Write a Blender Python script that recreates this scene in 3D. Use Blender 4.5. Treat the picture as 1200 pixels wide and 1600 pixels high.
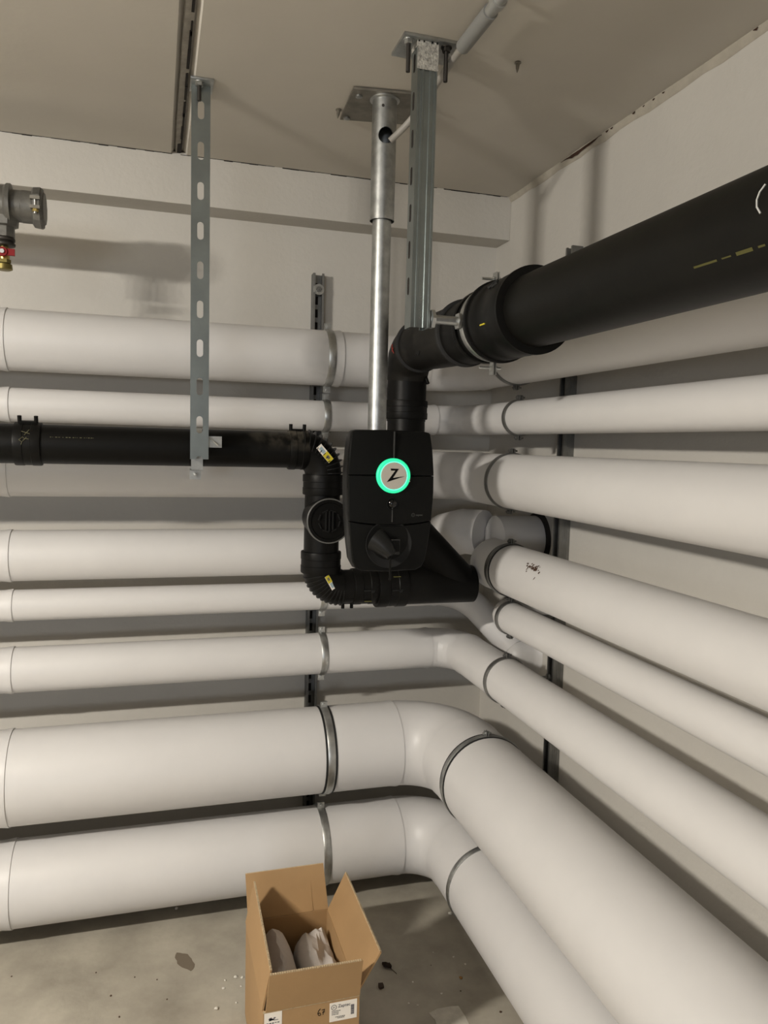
import bpy, bmesh, math, random
from mathutils import Vector, Matrix, Quaternion
from mathutils.geometry import tessellate_polygon
for _o in list(bpy.data.objects): bpy.data.objects.remove(_o)
random.seed(7)
S = bpy.context.scene
COL = S.collection
PI = math.pi
V = Vector

# ------------------------------------------------------------------ camera
cam_d = bpy.data.cameras.new('camera'); cam = bpy.data.objects.new('camera', cam_d); COL.objects.link(cam)
yaw, pitch, roll = 0.29198, 0.08661, -0.02574
fw = V((math.sin(yaw)*math.cos(pitch), math.cos(yaw)*math.cos(pitch), -math.sin(pitch)))
rt = fw.cross(V((0, 0, 1))).normalized()
dn = fw.cross(rt)
r2 = rt*math.cos(roll)+dn*math.sin(roll); d2 = -rt*math.sin(roll)+dn*math.cos(roll)
cam.matrix_world = Matrix(((r2.x, -d2.x, -fw.x, -1.363), (r2.y, -d2.y, -fw.y, -3.0), (r2.z, -d2.z, -fw.z, 1.75), (0, 0, 0, 1)))
cam_d.sensor_fit = 'VERTICAL'; cam_d.sensor_height = 24.0; cam_d.lens = 1190.5*24/1600
cam_d.clip_start = .02; cam_d.clip_end = 60
S.camera = cam
# ------------------------------------------------------------------ world, lights, exposure
w = bpy.data.worlds.new('world'); S.world = w; w.use_nodes = True
w.node_tree.nodes['Background'].inputs[0].default_value = (.80, .86, 1, 1)
w.node_tree.nodes['Background'].inputs[1].default_value = .02
S.view_settings.view_transform = 'Standard'; S.view_settings.look = 'None'
S.view_settings.gamma = 1; S.view_settings.exposure = 0.32; S.view_settings.use_curve_mapping = False
LAMPS = [  # x, y, length along x, drop below ceiling, watts, colour
    (-3.45, -2.5, .5, .265, 160, (1, .94, .845))]
WX, WW, DAY_FILL = -5.8, 3.0, 115     # added fill light, shaped as a window in the far wall
WARM = (1, .93, .82)
ZC = 2.752          # ceiling height
LX, FY = -10.0, -12.5  # far left wall, wall behind the viewpoint

# ------------------------------------------------------------------ materials
MATS = {}
def mat(name, col, rough=.5, metal=0, bump=0, bscale=60, var=0, vscale=6, emit=None, estr=0, col2=None, stretch=None, spec=.5, detail=4):
    m = bpy.data.materials.new(name); m.use_nodes = True
    nt = m.node_tree; b = nt.nodes['Principled BSDF']
    b.inputs['Roughness'].default_value = rough; b.inputs['Metallic'].default_value = metal
    b.inputs['Specular IOR Level'].default_value = spec
    b.inputs['Base Color'].default_value = (*col, 1)
    tc = nt.nodes.new('ShaderNodeTexCoord'); src = tc.outputs['Object']
    if stretch:
        mp = nt.nodes.new('ShaderNodeMapping'); mp.inputs['Scale'].default_value = stretch
        nt.links.new(src, mp.inputs[0]); src = mp.outputs[0]
    if var or col2:
        n = nt.nodes.new('ShaderNodeTexNoise'); n.inputs['Scale'].default_value = vscale; n.inputs['Detail'].default_value = detail
        n.inputs['Roughness'].default_value = .6
        nt.links.new(src, n.inputs[0])
        rp = nt.nodes.new('ShaderNodeValToRGB'); rp.color_ramp.elements[0].position = .33; rp.color_ramp.elements[1].position = .67
        c2 = col2 or tuple(c*(1-var) for c in col)
        rp.color_ramp.elements[0].color = (*c2, 1); rp.color_ramp.elements[1].color = (*col, 1)
        nt.links.new(n.outputs[0], rp.inputs[0]); nt.links.new(rp.outputs[0], b.inputs['Base Color'])
    if bump:
        n = nt.nodes.new('ShaderNodeTexNoise'); n.inputs['Scale'].default_value = bscale; n.inputs['Detail'].default_value = 3
        nt.links.new(src, n.inputs[0])
        bp = nt.nodes.new('ShaderNodeBump'); bp.inputs['Strength'].default_value = bump; bp.inputs['Distance'].default_value = .004
        nt.links.new(n.outputs[0], bp.inputs['Height']); nt.links.new(bp.outputs[0], b.inputs['Normal'])
    if emit:
        b.inputs['Emission Color'].default_value = (*emit, 1); b.inputs['Emission Strength'].default_value = estr
    MATS[name] = m
    return m
M_wall = mat('painted_wall', (.585, .56, .515), .75, bump=.35, bscale=55, var=.05, vscale=3)
M_grey = mat('grey_concrete_wall', (.30, .29, .27), .85, bump=.3, bscale=40, var=.1, vscale=2)
M_ceil = mat('painted_ceiling', (.56, .525, .465), .85, bump=.12, bscale=40, var=.06, vscale=2.2)
M_floor = mat('concrete_floor', (.45, .415, .345), .7, bump=.25, bscale=30, col2=(.27, .245, .20), vscale=3.6, detail=9)
M_white = mat('white_jacket', (.61, .598, .59), .42, bump=.10, bscale=14, var=.035, vscale=5)
M_jlip = mat('jacket_edge', (.50, .47, .44), .6)
M_black = mat('black_polyethylene', (.004, .0039, .0035), .42, bump=.08, bscale=40, col2=(.006, .0056, .005), vscale=9, spec=.13)
M_dusty = mat('dusty_black_polyethylene', (.0045, .0043, .0038), .46, bump=.08, bscale=40, col2=(.016, .0145, .012), vscale=9, detail=7, spec=.13)
M_big = mat('matte_black_polyethylene', (.0055, .0053, .0045), .44, bump=.06, bscale=40, col2=(.0075, .007, .0056), vscale=6, spec=.13)
M_rubber = mat('black_rubber', (.008, .008, .008), .7)
M_galv = mat('galvanised_steel', (.50, .51, .50), .42, 1, bump=.05, bscale=90, var=.35, vscale=28)
M_zinc = mat('bright_zinc', (.56, .565, .55), .40, 1, var=.2, vscale=40)
M_strut = mat('zinc_channel', (.36, .40, .40), .36, 1, var=.22, vscale=7)
M_rail = mat('grey_rail_steel', (.30, .30, .29), .48, 1, var=.25, vscale=20)
M_dark = mat('dark_steel', (.05, .045, .04), .55, .7)
M_plate = mat('dull_steel_plate', (.30, .28, .24), .5, .9, var=.35, vscale=18)
M_iron = mat('cast_iron_grey', (.17, .165, .15), .5, .55, bump=.15, bscale=60, var=.4, vscale=25)
M_brass = mat('brass', (.52, .40, .14), .3, 1)
M_olive = mat('tarnished_brass', (.20, .16, .055), .4, .9)
M_red = mat('red_handle', (.20, .008, .010), .6, spec=.25)
M_case = mat('charger_case', (.0045, .0046, .0042), .45, bump=.05, bscale=300, spec=.13)
M_case2 = mat('charger_rim', (.012, .012, .0115), .42, spec=.22)
M_rim = mat('highlight_grey_rim', (.10, .10, .095), .35)  # paler grey puts the highlight of the clean-out cap rim into its colour
M_seam = mat('case_seam', (.0015, .0015, .0015), .8)
M_line = mat('case_line', (.035, .035, .034), .5)
M_gloss = mat('glossy_black', (.004, .004, .004), .08)
M_disc = mat('disc_face', (.47, .44, .385), .45)
M_led = mat('green_light', (.05, .6, .35), .4, emit=(.004, .74, .29), estr=.72)
M_led2 = mat('pale_green_light', (.2, .7, .5), .4, emit=(.10, .92, .55), estr=.95)
M_ink = mat('black_ink', (.004, .004, .004), .7, spec=.1)
M_print = mat('grey_print', (.06, .06, .056), .5)
M_card = mat('cardboard', (.36, .222, .102), .8, bump=.06, bscale=120, var=.10, vscale=5)
M_cardd = mat('cardboard_edge', (.58, .45, .28), .9, bump=.4, bscale=300, var=.35, vscale=160)
M_paper = mat('white_label', (.80, .75, .68), .6)
M_lprint = mat('label_print', (.10, .095, .11), .7)
M_foam = mat('foam_sheet', (.56, .52, .49), .65, bump=.25, bscale=70, var=.12, vscale=14)
M_cable = mat('grey_cable', (.34, .32, .29), .5)
M_conduit = mat('grey_conduit', (.42, .42, .40), .4, .6)
M_sleeve = mat('grey_sleeve', (.22, .22, .21), .55)
M_yel = mat('yellow_print', (.62, .52, .03), .5)
M_yel2 = mat('faded_yellow_print', (.075, .07, .012), .6)
M_chalk = mat('yellow_chalk', (.10, .095, .05), .8)
M_blue = mat('pale_blue_print', (.35, .45, .50), .5)
M_wmark = mat('white_mark', (.5, .5, .48), .6)
M_rmark = mat('red_mark', (.30, .03, .02), .7)
M_rust = mat('brown_crack', (.055, .022, .010), .9, bump=.5, bscale=80, var=.5, vscale=60)
M_hole = mat('dark_gap', (.012, .009, .007), .9)
M_dirt = mat('brown_dirt', (.06, .030, .016), .9)
M_leaf = mat('dry_leaf', (.040, .022, .012), .8)
M_amber = mat('amber_stone', (.28, .14, .035), .5)
M_chip = mat('white_chip', (.66, .63, .56), .8)
M_mortar = mat('pale_mortar', (.47, .43, .36), .85, bump=.6, bscale=50, var=.15, vscale=25)
M_speck = mat('speckled_white_paint', (.50, .48, .43), .8, bump=.8, bscale=140, col2=(.22, .21, .19), vscale=120)
M_jfill = mat('grey_joint_filler', (.36, .335, .295), .9, bump=.6, bscale=50, var=.3, vscale=30)
M_stain = mat('floor_stain', (.16, .13, .095), .8)
M_lampw = mat('lamp_housing', (.7, .7, .7), .5)
M_pane = mat('glowing_fill_pane', (.6, .65, .7), .2, emit=(.86, .92, 1), estr=2)
M_tube = mat('lamp_tube', (.9, .9, .85), .5, emit=WARM, estr=3)

def dusty_end():
    """black plastic with a patch of grey-brown dust settled on the top of the pipe near its right end"""
    m = mat('black_pipe_dusty_at_one_end', (.004, .0039, .0035), .45, spec=.13); nt = m.node_tree; b = nt.nodes['Principled BSDF']; L = nt.links.new
    tc = nt.nodes.new('ShaderNodeTexCoord'); sp = nt.nodes.new('ShaderNodeSeparateXYZ'); L(tc.outputs['Object'], sp.inputs[0])
    def rng(src, a, c):
        n = nt.nodes.new('ShaderNodeMapRange'); n.inputs['From Min'].default_value = a; n.inputs['From Max'].default_value = c; L(src, n.inputs['Value']); return n.outputs[0]
    def mul(p, q):
        n = nt.nodes.new('ShaderNodeMath'); n.operation = 'MULTIPLY'; L(p, n.inputs[0]); L(q, n.inputs[1]); return n.outputs[0]
    ns = nt.nodes.new('ShaderNodeTexNoise'); ns.inputs['Scale'].default_value = 22; ns.inputs['Detail'].default_value = 7; L(tc.outputs['Object'], ns.inputs[0])
    f = mul(mul(rng(sp.outputs['X'], -1.13, -.94), rng(sp.outputs['Z'], 1.722, 1.768)), rng(ns.outputs[0], .38, .62))
    mx = nt.nodes.new('ShaderNodeMix'); mx.data_type = 'RGBA'; L(f, mx.inputs['Factor'])
    mx.inputs['A'].default_value = (.004, .0039, .0035, 1); mx.inputs['B'].default_value = (.075, .066, .052, 1); L(mx.outputs['Result'], b.inputs['Base Color'])
    return m
M_dust_end = dusty_end()
# ------------------------------------------------------------------ object helpers
def finish(bm, name, m, parent=None, smooth=35, extra=None):
    bmesh.ops.recalc_face_normals(bm, faces=bm.faces[:])
    me = bpy.data.meshes.new(name); bm.to_mesh(me); bm.free()
    me.materials.append(m)
    for x in (extra or []): me.materials.append(x)
    if smooth:
        for p in me.polygons: p.use_smooth = True
        me.set_sharp_from_angle(angle=math.radians(smooth))
    o = bpy.data.objects.new(name, me); COL.objects.link(o)
    if parent is not None: o.parent = parent; o.matrix_parent_inverse = parent.matrix_basis.inverted()
    return o
def tag(o, label=None, cat=None, group=None, kind=None):
    if label: o['label'] = label
    if cat: o['category'] = cat
    if group: o['group'] = group
    if kind: o['kind'] = kind
    return o
def thing(name, loc, label, cat, group=None):
    o = bpy.data.objects.new(name, None); COL.objects.link(o); o.location = loc; o.empty_display_size = .05
    return tag(o, label, cat, group)
def struct(o): o['kind'] = 'structure'; return o

# ------------------------------------------------------------------ mesh helpers (world coordinates)
def frame(d):
    d = V(d).normalized()
    a = V((0, 0, 1)) if abs(d.z) < .9 else V((0, 1, 0))
    u = d.cross(a).normalized(); return u, d.cross(u).normalized(), d
def box(bm, a, b, bev=0):
    a, b = V(a), V(b); vs = [bm.verts.new((x, y, z)) for x in (a.x, b.x) for y in (a.y, b.y) for z in (a.z, b.z)]
    fs = [bm.faces.new([vs[i] for i in q]) for q in ((0, 1, 3, 2), (4, 6, 7, 5), (0, 4, 5, 1), (2, 3, 7, 6), (0, 2, 6, 4), (1, 5, 7, 3))]
    if bev:
        es = list({e for f in fs for e in f.edges})
        bmesh.ops.bevel(bm, geom=es, offset=bev, segments=2, affect='EDGES', profile=.6)
def obox(bm, c, ax, half):
    """oriented box: centre, three axis vectors, half sizes"""
    c = V(c); vs = []
    for i in (-1, 1):
        for j in (-1, 1):
            for k in (-1, 1):
                vs.append(bm.verts.new(c+V(ax[0])*half[0]*i+V(ax[1])*half[1]*j+V(ax[2])*half[2]*k))
    for q in ((0, 1, 3, 2), (4, 6, 7, 5), (0, 4, 5, 1), (2, 3, 7, 6), (0, 2, 6, 4), (1, 5, 7, 3)): bm.faces.new([vs[i] for i in q])
def ring_verts(bm, c, u, v, r, n, ph=0):
    return [bm.verts.new(V(c)+u*(r*math.cos(2*PI*i/n+ph))+v*(r*math.sin(2*PI*i/n+ph))) for i in range(n)]
def bridge(bm, A, B):
    n = len(A)
    for i in range(n): bm.faces.new((A[i], A[(i+1) % n], B[(i+1) % n], B[i]))
def revolve(bm, o, d, prof, n=40, cap0=True, cap1=True, ph=0):
    """profile [(t along d, radius)] turned about the axis through o along d"""
    u, v, d = frame(d); o = V(o); prev = None; first = None
    for t, r in prof:
        ring = ring_verts(bm, o+d*t, u, v, max(r, 1e-5), n, ph)
        if prev: bridge(bm, prev, ring)
        else: first = ring
        prev = ring
    if cap0: bm.faces.new(first[::-1])
    if cap1: bm.faces.new(prev)
def cyl(bm, a, b, r, n=24, r2=None, ph=0):
    a, b = V(a), V(b); revolve(bm, a, b-a, [(0, r), ((b-a).length, r2 if r2 is not None else r)], n, ph=ph)
def sweep(bm, pts, rad, n=24, caps=True):
    """round tube along a point list; rad a number or one per point"""
    pts = [V(p) for p in pts]; k = len(pts)
    tg = [((pts[min(i+1, k-1)]-pts[i]).normalized()+(pts[i]-pts[max(i-1, 0)]).normalized()).normalized() for i in range(k)]
    u = frame(tg[0])[0]; prev = None; first = None
    for i in range(k):
        u = (u-tg[i]*u.dot(tg[i])).normalized(); v = tg[i].cross(u)
        r = rad[i] if isinstance(rad, (list, tuple)) else rad
        ring = ring_verts(bm, pts[i], u, v, r, n)
        if prev: bridge(bm, prev, ring)
        else: first = ring
        prev = ring
    if caps: bm.faces.new(first[::-1]); bm.faces.new(prev)
def arc(p0, corner, p1, n):
    """points of a quarter-like bend from p0 to p1 about a corner (tangent to both legs)"""
    p0, c, p1 = V(p0), V(corner), V(p1); a = (c-p0); b = (p1-c); ang = a.angle(b); R = a.length/math.tan(ang/2)
    nrm = a.cross(b).normalized(); ce = p0+nrm.cross(a).normalized()*R
    return [ce+Quaternion(nrm, ang*i/n) @ (p0-ce) for i in range(n+1)]
def hexnut(bm, c, d, r, h): u, v, d = frame(d); revolve(bm, V(c)-d*h/2, d, [(0, r), (h, r)], 6)
def prism(bm, outline, ax, o, depth, holes=()):
    """flat plate: outline and holes are 2-D loops in axes ax[0], ax[1] from o; thickness depth along ax[2]"""
    o = V(o); loops = [outline]+list(holes)
    P = [[V((x, y, 0)) for x, y in L] for L in loops]
    tris = tessellate_polygon(P)
    flat = [p for L in P for p in L]
    def mk(t): return [bm.verts.new(o+V(ax[0])*p.x+V(ax[1])*p.y+V(ax[2])*t) for p in flat]
    A, B = mk(0), mk(depth)
    for t in tris:
        for W in (A, B):
            try: bm.faces.new([W[i] for i in t])
            except ValueError: pass
    k = 0
    for L in loops:
        n = len(L)
        for i in range(n): bm.faces.new((A[k+i], A[k+(i+1) % n], B[k+(i+1) % n], B[k+i]))
        k += n
def slot(cx, cy, w, h, n=6):
    """stadium loop, long side along y"""
    r = w/2; q = h/2-r
    return [(cx+r*math.cos(PI*i/n), cy+q+r*math.sin(PI*i/n)) for i in range(n+1)]+[(cx-r*math.cos(PI*i/n), cy-q-r*math.sin(PI*i/n)) for i in range(n+1)]
def rrect(x0, y0, x1, y1, r, n=5):
    pts = []
    for cx, cy, a in ((x1-r, y1-r, 0), (x0+r, y1-r, PI/2), (x0+r, y0+r, PI), (x1-r, y0+r, 1.5*PI)):
        pts += [(cx+r*math.cos(a+PI/2*i/n), cy+r*math.sin(a+PI/2*i/n)) for i in range(n+1)]
    return pts
X, Y, Z = V((1, 0, 0)), V((0, 1, 0)), V((0, 0, 1))
def stroke(bm, pts, r=.0012): sweep(bm, pts, r, 6)
def on_cyl(o, d, r, t, a):
    u, v, d = frame(d); return V(o)+d*t+u*(r*math.cos(a))+v*(r*math.sin(a))
NB = bmesh.new

# ================================================================== ROOM
bm = NB(); box(bm, (LX-.2, FY-.2, -.15), (.2, .2, 0)); struct(finish(bm, 'floor', M_floor, smooth=0))
bm = NB(); box(bm, (LX-.2, 0, 0), (.2, .2, ZC+.2)); struct(finish(bm, 'wall_back', M_wall, smooth=0))
bm = NB(); box(bm, (0, FY-.2, 0), (.2, 0, ZC+.2)); struct(finish(bm, 'wall_right', M_wall, smooth=0))
bm = NB(); box(bm, (LX-.2, FY, 0), (LX, 0, ZC+.2)); struct(finish(bm, 'wall_left', M_grey, smooth=0))
bm = NB(); box(bm, (LX, FY-.2, 0), (0, FY, ZC+.2)); struct(finish(bm, 'wall_front', M_grey, smooth=0))
# ceiling: concrete slabs with an open joint running away from the back wall
ceil = bpy.data.objects.new('ceiling', None); COL.objects.link(ceil); ceil.location = (-3, -3.8, ZC); struct(ceil)
def slab(x0, x1):
    bm = NB(); c = .012
    prof = [(x0, ZC+c*1.5), (x0+c, ZC), (x1-c, ZC), (x1, ZC+c*1.5), (x1, ZC+.18), (x0, ZC+.18)]
    A = [bm.verts.new((x, FY, z)) for x, z in prof]; B = [bm.verts.new((x, 0, z)) for x, z in prof]
    bridge(bm, A, B); bm.faces.new(A); bm.faces.new(B[::-1]); finish(bm, 'ceiling_slab', M_ceil, ceil, smooth=0)
for x0, x1 in ((-10.2, -8.55), (-8.53, -6.74), (-6.72, -4.92), (-4.90, -3.11), (-3.09, -1.300), (-1.270, .2)): slab(x0, x1)
bm = NB()
for xj in (-8.54, -6.73, -4.91, -3.10): box(bm, (xj-.010, FY, ZC+.017), (xj+.010, 0, ZC+.1))
box(bm, (-1.2999, FY, ZC+.017), (-1.2701, 0, ZC+.1))
pts = []
for i in range(97):
    y = -i*.13; pts.append((y, -1.2975+random.uniform(-.002, .002), -1.2765+random.uniform(-.004, .004)))
A = [bm.verts.new((a, y, ZC+.0035)) for y, a, b in pts]; B = [bm.verts.new((b, y, ZC+.0075)) for y, a, b in pts]
for i in range(96): bm.faces.new((A[i], A[i+1], B[i+1], B[i]))
finish(bm, 'joint_filler', M_jfill, ceil, smooth=0)
bm = NB()
for i in range(90):     # dark open stretches of the joint
    y0 = -.135-i*.1-random.uniform(0, .03); ln = random.uniform(.07, .115)
    box(bm, (-1.2825+random.uniform(-.0015, .0015), y0-ln, ZC+.0045), (-1.2765+random.uniform(-.001, .001), y0, ZC+.0145))
box(bm, (-1.292, -.21, ZC+.004), (-1.279, -.126, ZC+.0145))
finish(bm, 'joint_crack', M_hole, ceil, smooth=0)
# beam along the top of the back wall
bm = NB(); box(bm, (LX, -.125, 2.584), (0, .05, ZC+.01), .004); struct(finish(bm, 'trim_1', M_wall))
# ragged dark gap between beam and ceiling
bm = NB(); xs = [LX+.2+i*.03 for i in range(327)]
for i in range(len(xs)-1):
    if random.random() < (.93 if xs[i] < -1.0 else .82):
        h = random.uniform(.0008, .0035)
        box(bm, (xs[i], -.1275, ZC-h), (xs[i+1]+.001, -.1245, ZC-.0002))
tag(struct(finish(bm, 'trim_2', M_hole, smooth=0)))
# mortar strip along the right wall under the ceiling
bm = NB(); prev = None
for i in range(170):
    y = -.12-i*.075
    if y < FY: break
    h = .022+random.uniform(-.004, .004); q = [bm.verts.new(p) for p in ((-.0005, y, ZC-h), (-.006, y, ZC-h+.006), (-.010-random.uniform(0, .004), y, ZC-.0003), (0.0, y, ZC-.0003))]
    if prev: bridge(bm, prev, q)
    else: bm.faces.new(q)
    prev = q
bm.faces.new(prev[::-1]); struct(finish(bm, 'trim_3', M_mortar, smooth=60))
bm = NB()
def crack(y0, y1, n, hw):
    L = [bm.verts.new((-.0125, y0+(y1-y0)*i/n, ZC-.002-random.uniform(0, .002))) for i in range(n+1)]
    T = [bm.verts.new((-.0115, y0+(y1-y0)*i/n, ZC-.002-hw*math.sin(PI*min(max(i/n, .08), .92))*random.uniform(.6, 1.2))) for i in range(n+1)]
    for i in range(n): bm.faces.new((L[i], L[i+1], T[i+1], T[i]))
crack(-.535, -.79, 14, .013)
for y in (-.81, -.835, -.95, -1.0, -1.045, -1.09, -1.43): crack(y, y-random.uniform(.008, .02), 3, .006)
o = finish(bm, 'trim_4', M_rust, smooth=0); struct(o)

# ================================================================== LAMPS (behind and left of the viewpoint)
for i, (x, y, ln, dr, wt, lc) in enumerate(LAMPS):
    t = thing('tube_lamp', (x, y, ZC), 'short white tube lamp hung from the ceiling, left of the viewpoint', 'lamp')
    zt_ = ZC-dr
    bm = NB(); box(bm, (x-ln/2-.03, y-.04, zt_+.03), (x+ln/2+.03, y+.04, zt_+.075), .006); finish(bm, 'housing', M_lampw, t)
    for sg in (-1, 1):
        bm = NB(); cyl(bm, (x+sg*ln*.4, y, zt_+.07), (x+sg*ln*.4, y, ZC-.0005), .004, 10); finish(bm, 'hanger_rod', M_galv, t)
    bm = NB(); cyl(bm, (x-ln/2, y, zt_+.014), (x+ln/2, y, zt_+.014), .013, 16); finish(bm, 'tube', M_tube, t)
    for k in range(5):      # the tube shines all round ...
        ld = bpy.data.lights.new('lamp_light', 'POINT'); ld.shadow_soft_size = .022; ld.energy = wt/5; ld.color = lc
        lo = bpy.data.objects.new('lamp_light', ld); COL.objects.link(lo); lo.location = (x+ln*(k/4-.5)*.9, y, zt_-.022); lo.parent = t; lo.matrix_parent_inverse = t.matrix_basis.inverted()
    # ... and its white reflector sends more light down
    ld = bpy.data.lights.new('reflector_light', 'AREA'); ld.shape = 'RECTANGLE'; ld.size = ln; ld.size_y = .06; ld.energy = wt*.46; ld.color = lc
    lo = bpy.data.objects.new('reflector_light', ld); COL.objects.link(lo); lo.location = (x, y, zt_-.05); lo.parent = t; lo.matrix_parent_inverse = t.matrix_basis.inverted()

# unseen window added far behind the viewpoint as bluish fill
wn = bpy.data.objects.new('fill_window_1', None); COL.objects.link(wn); wn.location = (WX, FY, 1.0); struct(wn)
bm = NB(); box(bm, (WX-WW/2, FY+.004, 1.0), (WX+WW/2, FY+.012, 2.1)); finish(bm, 'pane', M_pane, wn, smooth=0)
bm = NB()
for x in (WX-WW/2-.03, WX-WW/6, WX+WW/6, WX+WW/2+.03): box(bm, (x-.03, FY+.0005, .94), (x+.03, FY+.04, 2.16))
for z in (.97, 2.13): box(bm, (WX-WW/2-.06, FY+.0005, z-.03), (WX+WW/2+.06, FY+.04, z+.03))
finish(bm, 'frame', M_lampw, wn, smooth=0)
ld = bpy.data.lights.new('fill_light', 'AREA'); ld.shape = 'RECTANGLE'; ld.size = WW; ld.size_y = 1.1; ld.energy = DAY_FILL; ld.color = (.90, .94, 1)
lo = bpy.data.objects.new('fill_light', ld); COL.objects.link(lo); lo.location = (WX, FY+.05, 1.55); lo.rotation_euler = (PI/2, 0, 0); lo.parent = wn; lo.matrix_parent_inverse = wn.matrix_basis.inverted()

# ================================================================== WHITE INSULATED PIPES
# z, radius, standoff from walls, bend radius
XR, YR = -.76, -.67                 # where the mounting rails stand
PIPES = [(2.065, .100, .215, .17), (1.855, .056, .20, .13), (1.642, .091, .22, .16), (1.35, .086, .21, .15),
         (1.178, .053, .20, .10), (.957, .077, .21, .125), (.607, .157, .275, .215), (.222, .142, .255, .21)]
ORD = ['topmost', 'second from the top', 'third from the top', 'fourth from the top', 'fifth from the top', 'third from the bottom', 'second from the bottom, thickest', 'lowest']
LOOK = ['thick white insulated pipe, topmost of the eight rounding the corner',
        'slim white insulated pipe directly above the black drain pipe',
        'white insulated pipe running just behind and below the black drain pipe',
        'white insulated pipe with a brown dirt spot beside its clamp on the right wall',
        'slimmest white insulated pipe, below the dirt-spotted one, ending in the right wall',
        'mid-size white insulated pipe with a creased elbow above the thickest pipe',
        'thickest white insulated pipe, second lowest, bending around the corner',
        'lowest white insulated pipe, just above the floor behind the cardboard box']
def jacket(parent, a, b, r, name='jacket', lap=0.0028, n=56):
    a, b = V(a), V(b); L = (b-a).length; bm = NB()
    revolve(bm, a, b-a, [(0, r), (L-.03, r), (L-.008, r+lap), (L-.001, r+lap), (L, r-.002)], n); return finish(bm, name, M_white, parent)
pipe_things = []
for i, (z, r, s, R) in enumerate(PIPES):
    t = thing('insulated_pipe', (-s, -s, z), LOOK[i], 'pipe', None); pipe_things.append(t)
    xs = -1.83
    jacket(t, (LX+.01, -s, z), (xs+.006, -s, z), r)
    if i not in (3, 4):
        c = (-s, -s, z); xb = -s-R
        if i == 0: jacket(t, (xs, -s, z), (-.715, -s, z), r); jacket(t, (-.722, -s, z), (xb+.004, -s, z), r-.0012)
        else: jacket(t, (xs, -s, z), (xb+.004, -s, z), r)
        bm = NB(); n = 4 if i == 5 else 14
        p = arc((xb, -s, z), c, (-s, -s-R, z), n)
        p = [p[0]-X*.004]+p+[p[-1]-Y*.004]
        sweep(bm, p, r+.0004, 56); e = finish(bm, 'elbow', M_white, t, smooth=50 if i != 5 else 20)
        jacket(t, (-s, FY+.01, z), (-s, -s-R-.003, z), r)
    elif i == 3:
        jacket(t, (xs, -s, z), (-.43, -s, z), r)
        bm = NB(); p = arc((-.434, -s, z), (-.36, -s, z), (-.307, -.245, z+.045), 5)
        p += [V((-.285, -.262, z+.062)), V((-.24, -.33, z+.085)), V((-.19, -.40, z+.085))]
        sweep(bm, p, r, 48); finish(bm, 'elbow', M_white, t, smooth=25)
        bm = NB(); revolve(bm, (-.185, -.462, z+.070), X, [(0, r*.8), (.012, r), (.17, r), (.183, r-.004), (.185, r-.004)], 48); finish(bm, 'wall_stub', M_white, t)
        bm = NB(); revolve(bm, (-.012, -.462, z+.070), X, [(0, r+.008), (.0118, r+.016)], 48); finish(bm, 'wall_collar', M_hole, t)
        bm = NB(); p = arc((-s, -.565, z-.008), (-s, -.475, z-.008), (-s+.09, -.475, z-.008), 12); p = [p[0]-Y*.01]+p+[p[-1]+X*.02]
        sweep(bm, p, r+.0006, 56); finish(bm, 'elbow', M_white, t)
        jacket(t, (-s, FY+.01, z-.008), (-s, -.562, z-.008), r, lap=.0006)
        bm = NB()      # brown dirt spot on the jacket
        for k in range(34):
            a = random.gauss(0, .16); yy = -.962+random.gauss(0, .024); a0 = math.radians(141)
            nrm = V((math.cos(a0+a*.6), 0, math.sin(a0+a*.6))); cpt = V((-s, yy-a*.05, z-.008))+nrm*(r+.0006)
            tt = nrm.cross(Y); f = random.uniform(.0025, .0075); g = random.uniform(.0015, .004); th = random.uniform(0, PI)
            e1 = Y*math.cos(th)+tt*math.sin(th); e2 = nrm.cross(e1)
            bm.faces.new([bm.verts.new(cpt+e1*f*math.cos(q)*random.uniform(.7, 1.2)+e2*g*math.sin(q)) for q in [PI*2*j/6 for j in range(6)]])
        tag(finish(bm, 'dirt_spot', M_dirt, t, smooth=0), 'brown speckled dirt spot')
    else:
        jacket(t, (xs, -s, z), (-.30, -s, z), r)
        bm = NB(); p = arc((-.304, -s, z), (-.20, -s, z), (-.155, -.27, z-.05), 8)
        p += [V((-.115, -.345, z-.105)), V((-.080, -.415, z-.155)), V((-.066, -.455, z-.182))]
        sweep(bm, p, [r+.001]*len(p), 40); finish(bm, 'elbow', M_white, t)
        bm = NB(); revolve(bm, (-.115, -.47, z-.195), X, [(0, r*.3), (.008, r*.66), (.022, r*.93), (.042, r+.002), (.085, r+.002), (.105, r+.010), (.1145, r+.02)], 40); finish(bm, 'wall_stub', M_white, t)
        bm = NB(); p = arc((-s, -.662, z-.003), (-s, -.59, z-.003), (-s+.072, -.59, z-.003), 10); p = [p[0]-Y*.01]+p+[V((-.001, -.59, z-.003))]
        sweep(bm, p, r-.0003, 48); finish(bm, 'elbow', M_white, t)
        jacket(t, (-s, FY+.01, z-.003), (-s, -.655, z-.003), r, lap=.0003)

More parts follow.
